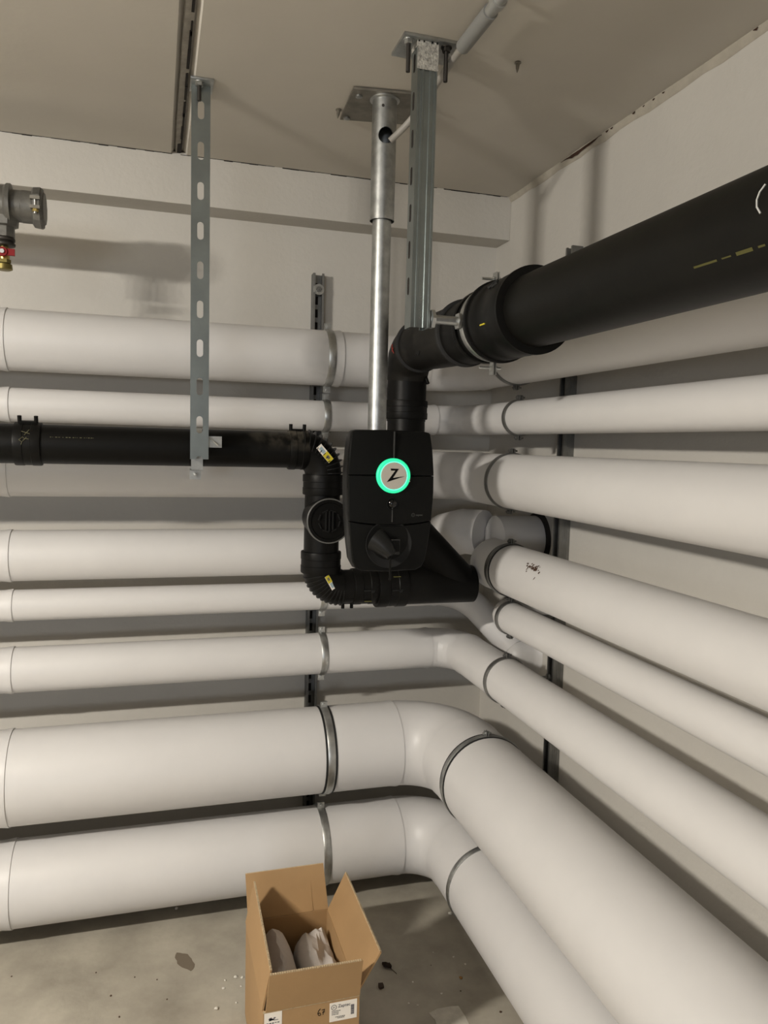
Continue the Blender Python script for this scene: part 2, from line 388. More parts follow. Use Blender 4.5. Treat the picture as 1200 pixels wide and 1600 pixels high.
# ================================================================== MOUNTING RAILS
def rail(name, o, ux, un, z0, z1, label):
    """C-channel: o wall point, ux along the wall, un out of the wall"""
    t = thing(name, (o[0], o[1], z0), label, 'rail')
    o = V((o[0], o[1], 0)); hw, dp, th, lip = .0215, .041, .0028, .0085
    prof = [(-hw, .0006), (hw, .0006), (hw, dp), (hw-lip, dp), (hw-lip, dp-.006), (hw-lip+.0025, dp-.006), (hw-lip+.0025, dp-th), (hw-th, dp-th), (hw-th, th), (-hw+th, th), (-hw+th, dp-th), (-hw+lip-.0025, dp-th), (-hw+lip-.0025, dp-.006), (-hw+lip, dp-.006), (-hw+lip, dp), (-hw, dp)]
    bm = NB()
    A = [bm.verts.new(o+ux*a+un*b+Z*z0) for a, b in prof]; B = [bm.verts.new(o+ux*a+un*b+Z*z1) for a, b in prof]
    bridge(bm, A, B)
    for f in tessellate_polygon([[V((a, b, 0)) for a, b in prof]]):
        bm.faces.new([A[k] for k in f]); bm.faces.new([B[k] for k in f])
    finish(bm, 'channel', M_rail, t, smooth=0)
    bm = NB()
    for sg in (-1, 1):
        for k in (.012, .019, .026):
            obox(bm, o+ux*(hw+.0004)*sg+un*k+Z*(z0+z1)/2, (ux, un, Z), (.0009, .0016, (z1-z0)/2-.004))
    finish(bm, 'side_rib', M_rail, t, smooth=0)['kind'] = 'stuff'
    bm = NB(); z = z0+.05
    while z < z1-.03:
        obox(bm, o+un*(th+.0004)+Z*z, (ux, un, Z), (.0055, .0004, .016)); z += .05
    finish(bm, 'slot_row', M_hole, t, smooth=0)['kind'] = 'stuff'
    return t
rl = rail('mounting_rail', (XR, 0), X, -Y, .06, 2.407, 'grey steel C rail upright on the back wall behind the pipes')
rr = rail('mounting_rail', (0, YR), -Y, -X, .06, 2.428, 'grey steel C rail upright on the right wall behind the pipes')
bm = NB(); revolve(bm, (XR, -.0415, 2.345), -Y, [(0, .021), (.003, .021)], 24); obox(bm, (XR-.016, -.046, 2.345), (X, Y, Z), (.004, .005, .012)); finish(bm, 'washer', M_zinc, rl)
bm = NB(); hexnut(bm, (XR, -.049, 2.345), -Y, .011, .008); cyl(bm, (XR, -.053, 2.345), (XR, -.06, 2.345), .0045, 12); finish(bm, 'bolt', M_rail, rl)

# ================================================================== PIPE CLAMPS
def clamp(c, d, n, r, wall_d, label, group, rod_r=.006, w=.0125, m=M_zinc, up=Z, lug=.026, bolt_out=.010, wrap=None, bolt_in=.018):
    """ring about pipe axis d at c; n points from the wall to the room; wall_d: distance from axis to rail face"""
    c = V(c); d = V(d); n = V(n)
    t = thing('pipe_clamp', c-n*wall_d, label, 'clamp', group)
    bm = NB(); u, v, dd = frame(d)
    prof = [(-w, r+.0006), (-w, r+.0030), (-w*.6, r+.0052), (w*.6, r+.0052), (w, r+.0030), (w, r+.0006)]
    rings = [ring_verts(bm, c+dd*a, u, v, b, 56) for a, b in prof]
    for k in range(len(rings)): bridge(bm, rings[k], rings[(k+1) % len(rings)])
    finish(bm, 'ring', m, t, smooth=30)
    if wrap:
        bm = NB(); rings = [ring_verts(bm, c+dd*a, u, v, b, 56) for a, b in ((-wrap, r+.0004), (-wrap, r+.0022), (wrap, r+.0022), (wrap, r+.0004))]
        for k in range(4): bridge(bm, rings[k], rings[(k+1) % 4])
        finish(bm, 'rubber_lining', M_rubber, t)
    for sg in (1, -1):
        p = c+up*(r+.003+lug/2)*sg
        bm = NB()
        for q in (-.0035, .0035): obox(bm, p+n*q, (d, n, up), (w*.95, .0014, lug/2))
        finish(bm, 'lug', m, t, smooth=0)
        bm = NB(); hexnut(bm, p+n*.0075, n, .0075, .005); hexnut(bm, p-n*.0075, n, .0075, .005); cyl(bm, p-n*bolt_in, p+n*(.010+bolt_out), .0035, 10); finish(bm, 'bolt', m, t, smooth=30)
    if wall_d:
        bm = NB(); cyl(bm, c-n*(r+.0055), c-n*(wall_d-.0005), rod_r, 12); hexnut(bm, c-n*(r+.009), n, rod_r*1.9, .008); hexnut(bm, c-n*(wall_d-.006), n, rod_r*2.2, .009)
        finish(bm, 'threaded_rod', m, t, smooth=30)
    return t
ORDN = ['topmost white pipe', 'slim white pipe under the topmost one', 'white pipe behind the black drain pipe', 'dirt-spotted white pipe', 'slimmest white pipe', 'white pipe with the creased elbow', 'thickest white pipe', 'lowest white pipe']
for i, (z, r, s, R) in enumerate(PIPES):
    w = .0125 if r < .09 else .0135
    if i not in (2, 3):
        clamp((XR, -s, z), X, -Y, r, s-.0405, 'bright clamp around the %s on the back wall' % ORDN[i], 'clamps on the back wall rail', w=w, bolt_out=.002, lug=.023, wrap=.021 if i == 6 else None)
    zz = z-(.008 if i == 3 else .003 if i == 4 else 0)
    clamp((-s, YR, zz), Y, -X, r, s-.0405, 'steel clamp around the %s on the right wall' % ORDN[i], 'clamps on the right wall rail', w=.011, m=M_rail if i < 6 else M_galv, bolt_out=.004, lug=.016, wrap=.018 if i in (3, 6) else None)

# ================================================================== HANGER CHANNELS
def bolt_down(parent, x, y, z, ln=.06, m=M_dark, mn=M_zinc):
    bm = NB(); hexnut(bm, (x, y, z-.006), -Z, .011, .010); revolve(bm, (x, y, z), -Z, [(0, .014), (.002, .014)], 16); finish(bm, 'nut', mn, parent, smooth=30)
    bm = NB(); cyl(bm, (x, y, z-.001), (x, y, z-ln), .0055, 12); finish(bm, 'anchor_bolt', m, parent)
# left: open channel with slotted face towards the room
t = thing('hanger_channel', (-1.241, -.70, ZC), 'galvanised slotted hanger channel dropping from the ceiling to the thin black drain pipe', 'hanger')
x0, x1, zb, zt = -1.267, -1.215, 1.697, ZC-.006
holes = []; zs = 2.679
while zs > 1.72:
    if zs-.026 > zb: holes.append(slot((x0+x1)/2, zs, .018, .05))
    zs -= .1102
out = [(x0, zb), ((x0+x1)/2-.009, zb), ((x0+x1)/2-.007, zb+.008), ((x0+x1)/2+.007, zb+.008), ((x0+x1)/2+.009, zb), (x1, zb), (x1, zt), (x0, zt)]
bm = NB(); prism(bm, out, (X, Z, Y), (0, -.702, 0), .0025, holes); finish(bm, 'slotted_face', M_strut, t, smooth=0)
bm = NB()
for xa in (x0, x1-.0025): box(bm, (xa, -.7005, zb), (xa+.0025, -.680, zt))
for xa in (x0, x1-.008): box(bm, (xa, -.682, zb), (xa+.008, -.680, zt))
finish(bm, 'side_flange', M_strut, t, smooth=0)
bm = NB(); box(bm, (-1.271, -.742, ZC-.007), (-1.208, -.655, ZC-.0004), .001); finish(bm, 'top_plate', M_galv, t)
bolt_down(t, -1.247, -.722, ZC-.007, .05)
# right: fluted square channel, slots on its side
t = thing('hanger_channel', (-.72, -1.113, ZC), 'fluted galvanised hanger channel in front of the grey pole, holding the large black pipe', 'hanger')
x0, x1, y0, y1, zb, zt = -.746, -.694, -1.137, -1.089, 2.052, ZC-.007
flute = []
nf = [0, .09, .12, .22, .25, .34, .37, .62, .65, .75, .78, .88, .91, 1]
dep = [0, 0, .003, .003, 0, 0, .003, .003, 0, 0, .003, .003, 0, 0]
prof = [(x0+(x1-x0)*a, y0+d) for a, d in zip(nf, dep)]+[(x1, y1), (x1-.012, y1), (x1-.012, y1-.003), (x1-.003, y1-.003), (x1-.003, y0+.006), (x0+.003, y0+.006), (x0+.003, y1-.003), (x0+.012, y1-.003), (x0+.012, y1), (x0, y1)]
bm = NB()
A = [bm.verts.new((a, b, zb)) for a, b in prof]; B = [bm.verts.new((a, b, zt)) for a, b in prof]
bridge(bm, A, B)
for f in tessellate_polygon([[V((a, b, 0)) for a, b in prof]]): bm.faces.new([A[k] for k in f]); bm.faces.new([B[k] for k in f])
finish(bm, 'channel', M_strut, t, smooth=0)
z = 2.700; k = 0
while z > 2.10:
    bm = NB(); prism(bm, slot(-1.111, z, .013, .044), (Y, Z, X), (x0-.0006, 0, 0), .0008); finish(bm, 'side_slot', M_hole, t, smooth=0); z -= .0905
bm = NB(); box(bm, (-.786, -1.150, ZC-.008), (-.643, -1.040, ZC-.0004), .001); finish(bm, 'top_plate', M_galv, t)
bm = NB(); box(bm, (x0-.0012, y0-.0012, ZC-.075), (x1+.0012, y0+.001, ZC-.012)); box(bm, (x0-.001, y0, ZC-.02), (x1+.001, y1, ZC-.008)); finish(bm, 'white_end_paint', M_speck, t, smooth=0)
bolt_down(t, -.768, -1.128, ZC-.008, .075); bolt_down(t, -.668, -1.125, ZC-.008, .082, M_dark, M_dark)
bm = NB()
for k in range(22):     # stamped dots pressed into the face
    zz = 2.075+.0055*(k % 11)+random.uniform(-.002, .002); xx = -.7195+random.uniform(-.004, .004)
    revolve(bm, (xx, y0+.0032, zz), -Y, [(0, .0013), (.0008, .0008)], 6)
finish(bm, 'stamped_mark', M_zinc, t, smooth=0)['kind'] = 'stuff'

# ================================================================== GREY POLE CARRYING THE CHARGER
t = thing('steel_pole', (-.731, -.80, ZC), 'round galvanised steel pole from the ceiling plate down to the charging station', 'pole')
bm = NB(); prism(bm, [(-.833, -.835), (-.66, -.862), (-.607, -.662), (-.822, -.625)], (X, Y, -Z), (0, 0, ZC-.004), .006); finish(bm, 'ceiling_plate', M_plate, t, smooth=0)
for x, y in ((-.808, -.80), (-.806, -.645), (-.645, -.82)):
    bm = NB(); revolve(bm, (x, y, ZC-.010), -Z, [(0, .010), (.004, .010), (.006, .005)], 14); finish(bm, 'plate_screw', M_galv, t)
# sleeve with a real round hole facing the room
px, py = -.731, -.80; rs = .0355; zt, zb = ZC-.010, 2.402
bm = NB(); hz, hr = 2.632, .023; ha = math.radians(-96); N = 72
def sl(a, z, r): return V((px+r*math.cos(a), py+r*math.sin(a), z))
def band(za, zb2, r): bridge(bm, [bm.verts.new(sl(2*PI*k/N, za, r)) for k in range(N)], [bm.verts.new(sl(2*PI*k/N, zb2, r)) for k in range(N)])
def patch(r):
    """tube wall between hz-.03 and hz+.03 with the hole left out"""
    rows = 24; half = .03
    grid = [[bm.verts.new(sl(ha+2*PI*k/N, hz-half+2*half*j/rows, r)) for k in range(N)] for j in range(rows+1)]
    for j in range(rows):
        for k in range(N):
            kk = k+.5; kk = kk-N if kk > N/2 else kk
            if math.hypot(kk*2*PI/N*rs, -half+2*half*(j+.5)/rows) < hr-.0005: continue
            bm.faces.new((grid[j][k], grid[j][(k+1) % N], grid[j+1][(k+1) % N], grid[j+1][k]))
    for j in range(rows+1):        # snap rim vertices onto the circle
        for k in range(N):
            kk = k-N if k > N/2 else k; a = kk*2*PI/N*rs; b = -half+2*half*j/rows; dd = math.hypot(a, b)
            if hr-.0045 < dd < hr+.0016:
                f = hr/dd; grid[j][k].co = sl(ha+a*f/rs, hz+b*f, r)
    loose = [v for v in bm.verts if not v.link_faces]
    for v in loose: bm.verts.remove(v)
patch(rs); band(zb, hz-.03, rs); band(hz+.03, zt, rs); patch(rs-.003); band(zb, hz-.03, rs-.003); band(hz+.03, zt, rs-.003)
finish(bm, 'sleeve', M_galv, t, smooth=40)
bm = NB(); revolve(bm, (px, py, zt+.0005), -Z, [(0, .043), (.004, .043), (.006, rs+.001)], 40); finish(bm, 'weld_collar', M_zinc, t)
bm = NB(); cyl(bm, (px, py, 1.44), (px, py, 2.50), .0275, 48); finish(bm, 'lower_tube', M_galv, t)
bm = NB(); revolve(bm, (px-.014, py-.0325, 2.712), V((-.35, -1, 0)), [(0, .004), (.002, .004)], 12); finish(bm, 'grub_screw', M_dark, t)
# two screws and debris on the ceiling
for x, y, lb in ((-.462, -1.105, 'small steel screw anchor sticking out of the bare ceiling right of the hangers'), (-.838, -.672, 'small dark screw anchor beside the square ceiling plate of the pole')):
    q = thing('screw_anchor', (x, y, ZC), lb, 'screw')
    bm = NB(); revolve(bm, (x, y, ZC-.0003), -Z, [(0, .008), (.003, .009), (.006, .004)], 14); finish(bm, 'washer', M_plate, q)
    bm = NB(); revolve(bm, (x, y, ZC-.005), V((-.15, -.25, -1)), [(0, .0055), (.012, .0045), (.026, .0008)], 10); finish(bm, 'screw_tip', M_plate, q)
# conduit on the ceiling and the cable into the pole
t = thing('conduit', (-.65, -1.25, ZC-.02), 'grey cable conduit clipped along the ceiling towards the pole plate', 'conduit')
zc = ZC-.030
bm = NB(); cyl(bm, (-.655, FY+.02, zc), (-.647, -1.315, zc), .0145, 20); finish(bm, 'conduit_tube', M_conduit, t)
bm = NB(); revolve(bm, (-.647, -1.345, zc), Y, [(0, .018), (.16, .018), (.165, .014)], 24); finish(bm, 'sleeve', M_sleeve, t)
for y in (-1.385, -2.3, -3.4):
    bm = NB(); revolve(bm, (-.648, y-.009, zc), Y, [(0, .0185), (.018, .0185)], 20); box(bm, (-.652, y-.009, zc+.012), (-.644, y+.009, ZC-.0004)); box(bm, (-.676, y-.009, zc+.026), (-.62, y+.009, ZC-.0003)); finish(bm, 'conduit_clip', M_conduit, t)
bm = NB()
def bez(P, n):
    o = []
    for i in range(n+1):
        s_ = i/n; a = [V(p) for p in P]
        while len(a) > 1: a = [a[k]*(1-s_)+a[k+1]*s_ for k in range(len(a)-1)]
        o.append(a[0])
    return o
sweep(bm, bez([(-.647, -1.182, zc), (-.643, -1.02, zc+.004), (-.640, -.93, zc-.002), (-.652, -.875, zc-.045), (-.70, -.845, 2.640), (-.722, -.832, 2.618)], 26), .0092, 14)
tag(finish(bm, 'power_cable', M_cable), 'pale grey power cable looping from the ceiling conduit into the hole of the pole', 'cable')

# ================================================================== CHARGING STATION
CX, CF = -.718, -.935
t = thing('charging_station', (CX, -.83, 1.40), 'matte black wall charging station with a glowing green ring, mounted on the grey pole', 'charger')
def outline(g=0):
    """front outline of the case, shrunk by g"""
    L = [(-.118, .199), (-.124, .155), (-.1285, .09), (-.1285, .03), (-.124, -.05), (-.117, -.12), (-.110, -.170), (-.100, -.189), (-.082, -.197), (0, -.2)]
    top = [(-.113, .2035), (-.10, .206), (0, .208)]
    left = top[::-1]+L
    right = [(-a, b) for a, b in left[::-1]]
    P = left+right[1:-1]
    return [(a*(1-g/.128), b*(1-g/.2)) for a, b in P]
def clip_z(P, lo=None, hi=None, nseg=10):
    """cut the outline at straight or arched seams: functions of x"""
    out = []
    n = len(P)
    for i in range(n):
        a, b = P[i], P[(i+1) % n]
        def ins(p): return (lo is None or p[1] >= lo(p[0])) and (hi is None or p[1] <= hi(p[0]))
        ia, ib = ins(a), ins(b)
        if ia: out.append(a)
        if ia != ib:
            s0, s1 = (0, 1)
            A, B = (a, b) if ia else (b, a)
            for _ in range(30):
                m_ = (s0+s1)/2; p = (A[0]+(B[0]-A[0])*m_, A[1]+(B[1]-A[1])*m_)
                if ins(p): s0 = m_
                else: s1 = m_
            out.append((A[0]+(B[0]-A[0])*s0, A[1]+(B[1]-A[1])*s0))
    return out
cz = 1.588
def dome(x, z):    # gently bowed front
    return .010*(x/.128)**2+.014*(z/.2)**2
def panel(name, P, m, parent, y0=0, depth=.02, chain=None, bev=.0025):
    bm = NB(); fv = []; bv = []
    cxm = sum(p[0] for p in P)/len(P); czm = sum(p[1] for p in P)/len(P)
    # concentric rings so that the face can bow
    rings = []
    for k, (f, dy) in enumerate(((1.0, depth), (1.0, bev), (None, 0), (.75, 0), (.5, 0), (.25, 0))):
        R_ = []
        for a, b in P:
            if f is None:
                q = math.hypot(a-cxm, b-czm); g = max(0, 1-bev/q); a2, b2 = cxm+(a-cxm)*g, czm+(b-czm)*g
            else: a2, b2 = cxm+(a-cxm)*f, czm+(b-czm)*f
            R_.append(bm.verts.new((CX+a2, CF+y0+dy+dome(a2, b2), cz+b2)))
        rings.append(R_)
    for a, b in zip(rings, rings[1:]): bridge(bm, a, b)
    c_ = bm.verts.new((CX+cxm, CF+y0+dome(cxm, czm), cz+czm)); L = rings[-1]
    for i in range(len(L)): bm.faces.new((L[i], L[(i+1) % len(L)], c_))
    bm.faces.new(rings[0][::-1])
    return finish(bm, name, m, parent, smooth=40)
seam_z = .078
low = lambda x: -.052-.012*(1-(x/.128)**2)
def resample(P, d=.012):
    out = []
    n = len(P)
    for i in range(n):
        a, b = V((*P[i], 0)), V((*P[(i+1) % n], 0)); k = max(1, int((b-a).length/d))
        out += [((a+(b-a)*j/k).x, (a+(b-a)*j/k).y) for j in range(k)]
    return out
base = resample(outline(.0))
# body shell behind the covers
bm = NB(); rings = []
for yy, g in ((.105, .018), (.095, .004), (.060, .0), (.030, .0), (.016, .002)):
    rings.append([bm.verts.new((CX+a, CF+yy+(dome(a, b) if yy < .04 else 0), cz+b)) for a, b in [(p*(1-g/.128), q*(1-g/.2)) for p, q in base]])
for a, b in zip(rings, rings[1:]): bridge(bm, a, b)
bm.faces.new(rings[0][::-1]); bm.faces.new(rings[-1])
finish(bm, 'back_shell', M_case2, t, smooth=40)
g = .0007
def quad_part(xs, lo, hi):
    P = [p for p in resample(outline(.001))]
    if xs < 0: P = clip_half(P, True)
    elif xs > 0: P = clip_half(P, False)
    return P
def clip_gen(P, ins):
    out = []; n = len(P)
    for i in range(n):
        a, b = P[i], P[(i+1) % n]; ia, ib = ins(a), ins(b)
        if ia: out.append(a)
        if ia != ib:
            A, B = (a, b) if ia else (b, a); s0, s1 = 0, 1
            for _ in range(30):
                m_ = (s0+s1)/2
                if ins((A[0]+(B[0]-A[0])*m_, A[1]+(B[1]-A[1])*m_)): s0 = m_
                else: s1 = m_
            out.append((A[0]+(B[0]-A[0])*s0, A[1]+(B[1]-A[1])*s0))
    return out
P0 = resample(outline(.001))
upper = resample(clip_gen(P0, lambda p: p[1] > seam_z+g))
mid = clip_gen(P0, lambda p: p[1] < seam_z-g)
def arched(P):
    Q = clip_gen(P, lambda p: p[1] > low(p[0])+g*1.6)
    return Q
mid = resample(mid, .008); mid = resample(arched(mid), .008)
# arch samples between the two ends of the lower seam
def add_arch(P, sgn):
    ids = [i for i in range(len(P)) if (P[(i+1) % len(P)][0]-P[i][0])*sgn > .05]
    return P
lowp = resample(P0, .008); lowp = resample(clip_gen(lowp, lambda p: p[1] < low(p[0])-g*1.6), .008)
def bend_seam(P, zref, off):
    return [(a, low(a)+off) if abs(b-(low(.118)+off)) < .006 and abs(a) < .119 else (a, b) for a, b in P]
mid = bend_seam(mid, 0, g*1.6); lowp = bend_seam(lowp, 0, -g*1.6)
panel('upper_cover', upper, M_case, t); panel('middle_cover', mid, M_case, t); panel('lower_cover', lowp, M_case, t)
# central hinge line
bm = NB(); obox(bm, (CX+.002, CF+.0010+.004, cz+.165), (X, Y, Z), (.0012, .0045, .038)); obox(bm, (CX, CF-.0002, cz-.03), (X, Y, Z), (.0015, .0012, .024)); finish(bm, 'centre_line', M_line, t, smooth=0)
# light ring and button
LZ = cz+.078
bm = NB(); revolve(bm, (CX, CF+.004, LZ), -Y, [(0, .0495), (.010, .0495), (.0125, .047), (.0125, .0412), (.009, .0410)], 64, cap0=False, cap1=False); lr = tag(finish(bm, 'light_ring', M_led, t), 'ring glowing green')
bm = NB(); revolve(bm, (CX, CF+.004, LZ), -Y, [(.009, .0412), (.0122, .0411), (.0126, .0398), (.0120, .0386), (.004, .0386)], 64, cap0=False, cap1=False); tag(finish(bm, 'inner_glow', M_led2, lr), 'brighter inner rim of the glowing ring')
bm = NB(); revolve(bm, (CX, CF+.004, LZ), -Y, [(0, .0385), (.0118, .0385), (.0128, .0375), (.0132, 0)], 64); d_ = tag(finish(bm, 'button', M_disc, t), 'pale round button with a black letter Z')
s_ = .000262; zp = [(520, 316), (614, 318), (549, 417), (680, 397), (482, 462), (574, 338), (526, 338)]
bm = NB(); prism(bm, [((a-562)*s_, -(b-395)*s_) for a, b in zp], (X, Z, -Y), (CX, CF-.0090, LZ), .0006); lz_ = finish(bm, 'letter_mark', M_ink, d_, smooth=0)
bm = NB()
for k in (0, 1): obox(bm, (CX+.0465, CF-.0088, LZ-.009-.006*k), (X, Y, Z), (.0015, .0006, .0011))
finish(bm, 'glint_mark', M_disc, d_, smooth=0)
# sensor eye
SZ = cz-.002
bm = NB(); rings = []
revolve(bm, (CX, CF+.003, SZ), -Y, [(0, .0175), (.0045, .0175), (.0050, .016), (.0035, .0135)], 36, cap1=True); finish(bm, 'sensor_bezel', M_case, t)
bm = NB(); revolve(bm, (CX, CF-.0005, SZ+.001), -Y, [(0, .0125), (.004, .0115), (.007, .008), (.0085, .003), (.0087, 0)], 28); finish(bm, 'sensor_lens', M_gloss, t)
# socket recess with a cone-shaped cable guide
kz = cz-.118
bm = NB(); revolve(bm, (CX-.006, CF+.0095, kz), -Y, [(0, .046), (.006, .066), (.0068, .0675), (.0062, .069)], 48, cap0=True, cap1=False); finish(bm, 'socket_recess', M_seam, t)
bm = NB(); sweep(bm, bez([(CX-.046, CF+.004, kz+.014), (CX-.030, CF-.010, kz+.004), (CX-.016, CF-.024, kz-.016), (CX-.008, CF-.030, kz-.028)], 8), [.036, .034, .0315, .029, .0265, .024, .021, .018, .0155], 32); finish(bm, 'cable_guide', M_case2, t, smooth=60)
bm = NB(); obox(bm, (CX+.008, CF-.004, kz-.006), (X, Y, Z), (.014, .008, .022)); finish(bm, 'socket_flap', M_gloss, t, smooth=0)
bm = NB(); obox(bm, (CX+.010, CF-.0135, kz-.004), (X, Y, Z), (.010, .001, .016)); finish(bm, 'socket_shutter', M_case, t, smooth=0)
bm = NB(); sweep(bm, bez([(CX-.010, CF-.028, kz-.030), (CX-.014, CF-.030, kz-.06), (CX-.002, CF-.012, kz-.09), (CX-.004, CF-.004, kz-.102)], 10), .0032, 10); finish(bm, 'hanging_strap', M_case, t)
# printed mark: ring and word
def text_mesh(s, size, name, m, parent, o, ax, ext=.0003, align='LEFT'):
    cu = bpy.data.curves.new(name, 'FONT'); cu.body = s; cu.size = size; cu.align_x = align; cu.extrude = ext
    tmp = bpy.data.objects.new(name+'_src', cu); COL.objects.link(tmp)
    dg = bpy.context.evaluated_depsgraph_get(); me = bpy.data.meshes.new_from_object(tmp.evaluated_get(dg))
    bpy.data.objects.remove(tmp); bpy.data.curves.remove(cu)
    Mx = Matrix((ax[0].to_4d(), ax[1].to_4d(), ax[2].to_4d(), (0, 0, 0, 1))).transposed()
    for r_ in range(3): Mx[3][r_] = 0
    for k in range(3): Mx[k][3] = V(o)[k]
    me.transform(Mx); me.materials.clear(); me.materials.append(m)
    ob = bpy.data.objects.new(name, me); COL.objects.link(ob); ob.parent = parent; ob.matrix_parent_inverse = parent.matrix_basis.inverted(); return ob
lx, lz0 = CX+.064, cz-.034
bm = NB(); yy = CF+dome(.064, -.034)-.0006
rg = [ring_verts(bm, (lx, yy, lz0), X, Z, q, 20) for q in (.0052, .0042)]; bridge(bm, *rg); finish(bm, 'printed_ring', M_print, t, smooth=0)
bm = NB(); prism(bm, [((a-580)*.000022, -(b-390)*.000022) for a, b in zp], (X, Z, -Y), (lx, yy, lz0), .0003); finish(bm, 'printed_letter', M_print, t, smooth=0)
text_mesh('zaptec', .0085, 'printed_word', M_print, t, (lx+.0075, yy-.0004, lz0-.0027), (X, Z, -Y))

# ================================================================== THIN BLACK DRAIN PIPE (left run, elbows, clean-out, wye)
YB = -.56
zl = 1.729; xv = -.8405; r1 = .0575
t = thing('drain_pipe', (xv, YB, zl), 'thin black drain pipe dropping through two ribbed elbows left of the charging station', 'pipe')
def seg(a, b, r, name, m=M_black, n=48, parent=t): bm = NB(); cyl(bm, a, b, r, n); return finish(bm, name, m, parent)
def coupling(a, b, r, parent=t, m=M_black, name='coupling'):
    a, b = V(a), V(b); L = (b-a).length; bm = NB()
    revolve(bm, a, b-a, [(0, r-.006), (.0005, r-.001), (.004, r), (L*.34, r), (L*.36, r-.0015), (L*.64, r-.0015), (L*.66, r), (L-.004, r), (L-.0005, r-.001), (L, r-.006)], 56); return finish(bm, name, m, parent, smooth=25)
def terminals(cp, c, up, along, r, gap=.042):
    bm = NB(); c = V(c); up = V(up).normalized(); along = V(along)
    for s0 in (-1, 1):
        cyl(bm, c+up*(r-.004)+along*gap/2*s0, c+up*(r+.020)+along*gap/2*s0, .0058, 14)
    obox(bm, c+up*(r+.001)+along*0, (along, up.cross(along), up), (gap/2, .006, .004))
    finish(bm, 'terminal_pin', M_black, cp)
seg((LX+.01, YB, zl), (-1.72, YB, zl), r1, 'pipe')
seg((-1.72, YB, zl), (-.925, YB, zl), r1-.0003, 'pipe', M_dust_end, 64)
c0 = coupling((-1.755, YB, zl), (-1.682, YB, zl), r1+.006); terminals(c0, (-1.718, YB, zl), (0, -.25, 1), X, r1+.006, .044)
c1 = coupling((-.957, YB, zl), (-.895, YB, zl), r1+.0055, m=M_dust_end); terminals(c1, (-.928, YB, zl), (0, -.1, 1), X, r1+.0055, .044)
def chalk(parent, pts2, o, d, r, a0, m, rr=.0012, name='chalk_mark'):
    bm = NB()
    for st in pts2:
        stroke(bm, [on_cyl(o, d, r+.0006, p[0], a0+p[1]/r) for p in st], rr)
    return finish(bm, name, m, parent)
# frame(X): u = X x Z = -Y, v = X x u = -Z  -> angle 0 faces the room
chalk(c0, [[(-.012, -.038), (.010, -.030)], [(.008, -.044), (-.004, -.026)], [(-.018, -.012), (-.008, -.020), (-.002, -.014), (-.010, -.006), (-.018, -.012)], [(-.010, -.006), (-.012, .002)], [(.002, -.020), (-.006, -.010)], [(-.002, -.016), (.008, -.014)]], (-1.718, YB, zl), X, r1+.006, 0, M_chalk, .0009)
bm = NB(); k = 0.0
while k < .118:         # faint illegible print along the pipe
    ln = random.choice((.002, .003, .005)); a = -.022/r1
    stroke(bm, [on_cyl((-1.655, YB, zl), X, r1+.0003, k, a), on_cyl((-1.655, YB, zl), X, r1+.0003, k+ln, a)], random.choice((.0007, .0012))); k += ln+random.choice((.0015, .003, .006))
finish(bm, 'faint_print', M_chalk, t)
# upper elbow with ribs on its back
def ribbed_elbow(p0, corner, p1, r, nr, rib_h, a_from, a_to, parent, rib_m):
    bm = NB(); P = arc(p0, corner, p1, 24); sweep(bm, P, r, 48); e = finish(bm, 'ribbed_elbow', M_black, parent)
    p0, c, p1 = V(p0), V(corner), V(p1); a = c-p0; b = p1-c; nrm = a.cross(b).normalized(); R = a.length
    ce = p0+nrm.cross(a).normalized()*R; ang = a.angle(b)
    for k in range(nr):
        f = a_from+(a_to-a_from)*k/(nr-1); q = Quaternion(nrm, ang*f); rad = (q @ (p0-ce)).normalized(); tan = nrm.cross(rad)
        cc = ce+rad*R; bm = NB(); prev = None
        for j in range(15):
            th = math.radians(-88+176*j/14); dr = rad*math.cos(th)+nrm*math.sin(th)
            h = rib_h*(math.cos(th)**.4 if j not in (0, 14) else .05)
            qd = [bm.verts.new(cc+dr*(r-.002)-tan*.0016), bm.verts.new(cc+dr*(r+h)-tan*.0011), bm.verts.new(cc+dr*(r+h)+tan*.0011), bm.verts.new(cc+dr*(r-.002)+tan*.0016)]
            if prev: bridge(bm, prev, qd)
            else: bm.faces.new(qd)
            prev = qd
        bm.faces.new(prev[::-1]); finish(bm, 'rib', rib_m, e, smooth=0)
    return e
e1 = ribbed_elbow((xv-.076, YB, zl), (xv, YB, zl), (xv, YB, zl-.076), r1+.002, 11, .010, .03, .97, t, M_case2)
c2 = coupling((xv, YB, 1.652), (xv, YB, 1.586), r1+.0085)
seg((xv, YB, 1.656), (xv-.002, YB, 1.39), r1, 'pipe')
# clean-out cap facing the room
ccx, ccz = -.8455, 1.512
bm = NB(); cyl(bm, (ccx, YB, ccz), (ccx, -.672, ccz), .062, 48); finish(bm, 'clean_out_branch', M_black, t)
bm = NB(); revolve(bm, (ccx, -.655, ccz), -Y, [(0, .069), (.020, .071), (.031, .071), (.034, .068), (.034, .058), (.030, .056), (.030, 0)], 56); cap = finish(bm, 'clean_out_cap', M_black, t, smooth=25)
bm = NB(); revolve(bm, (ccx, -.6865, ccz), -Y, [(0, .0705), (.0016, .0712), (.0030, .0690), (.0030, .0672), (0, .067)], 56, cap0=False, cap1=False); tag(finish(bm, 'cap_rim', M_rim, cap), 'cap rim coloured paler as a highlight')
bm = NB()
for k in range(3): # moulded wings on the cap
    obox(bm, (ccx+(k-1)*.011, -.6885, ccz), (X, Y, Z), (.0022, .0032, .032-.004*abs(k-1)))
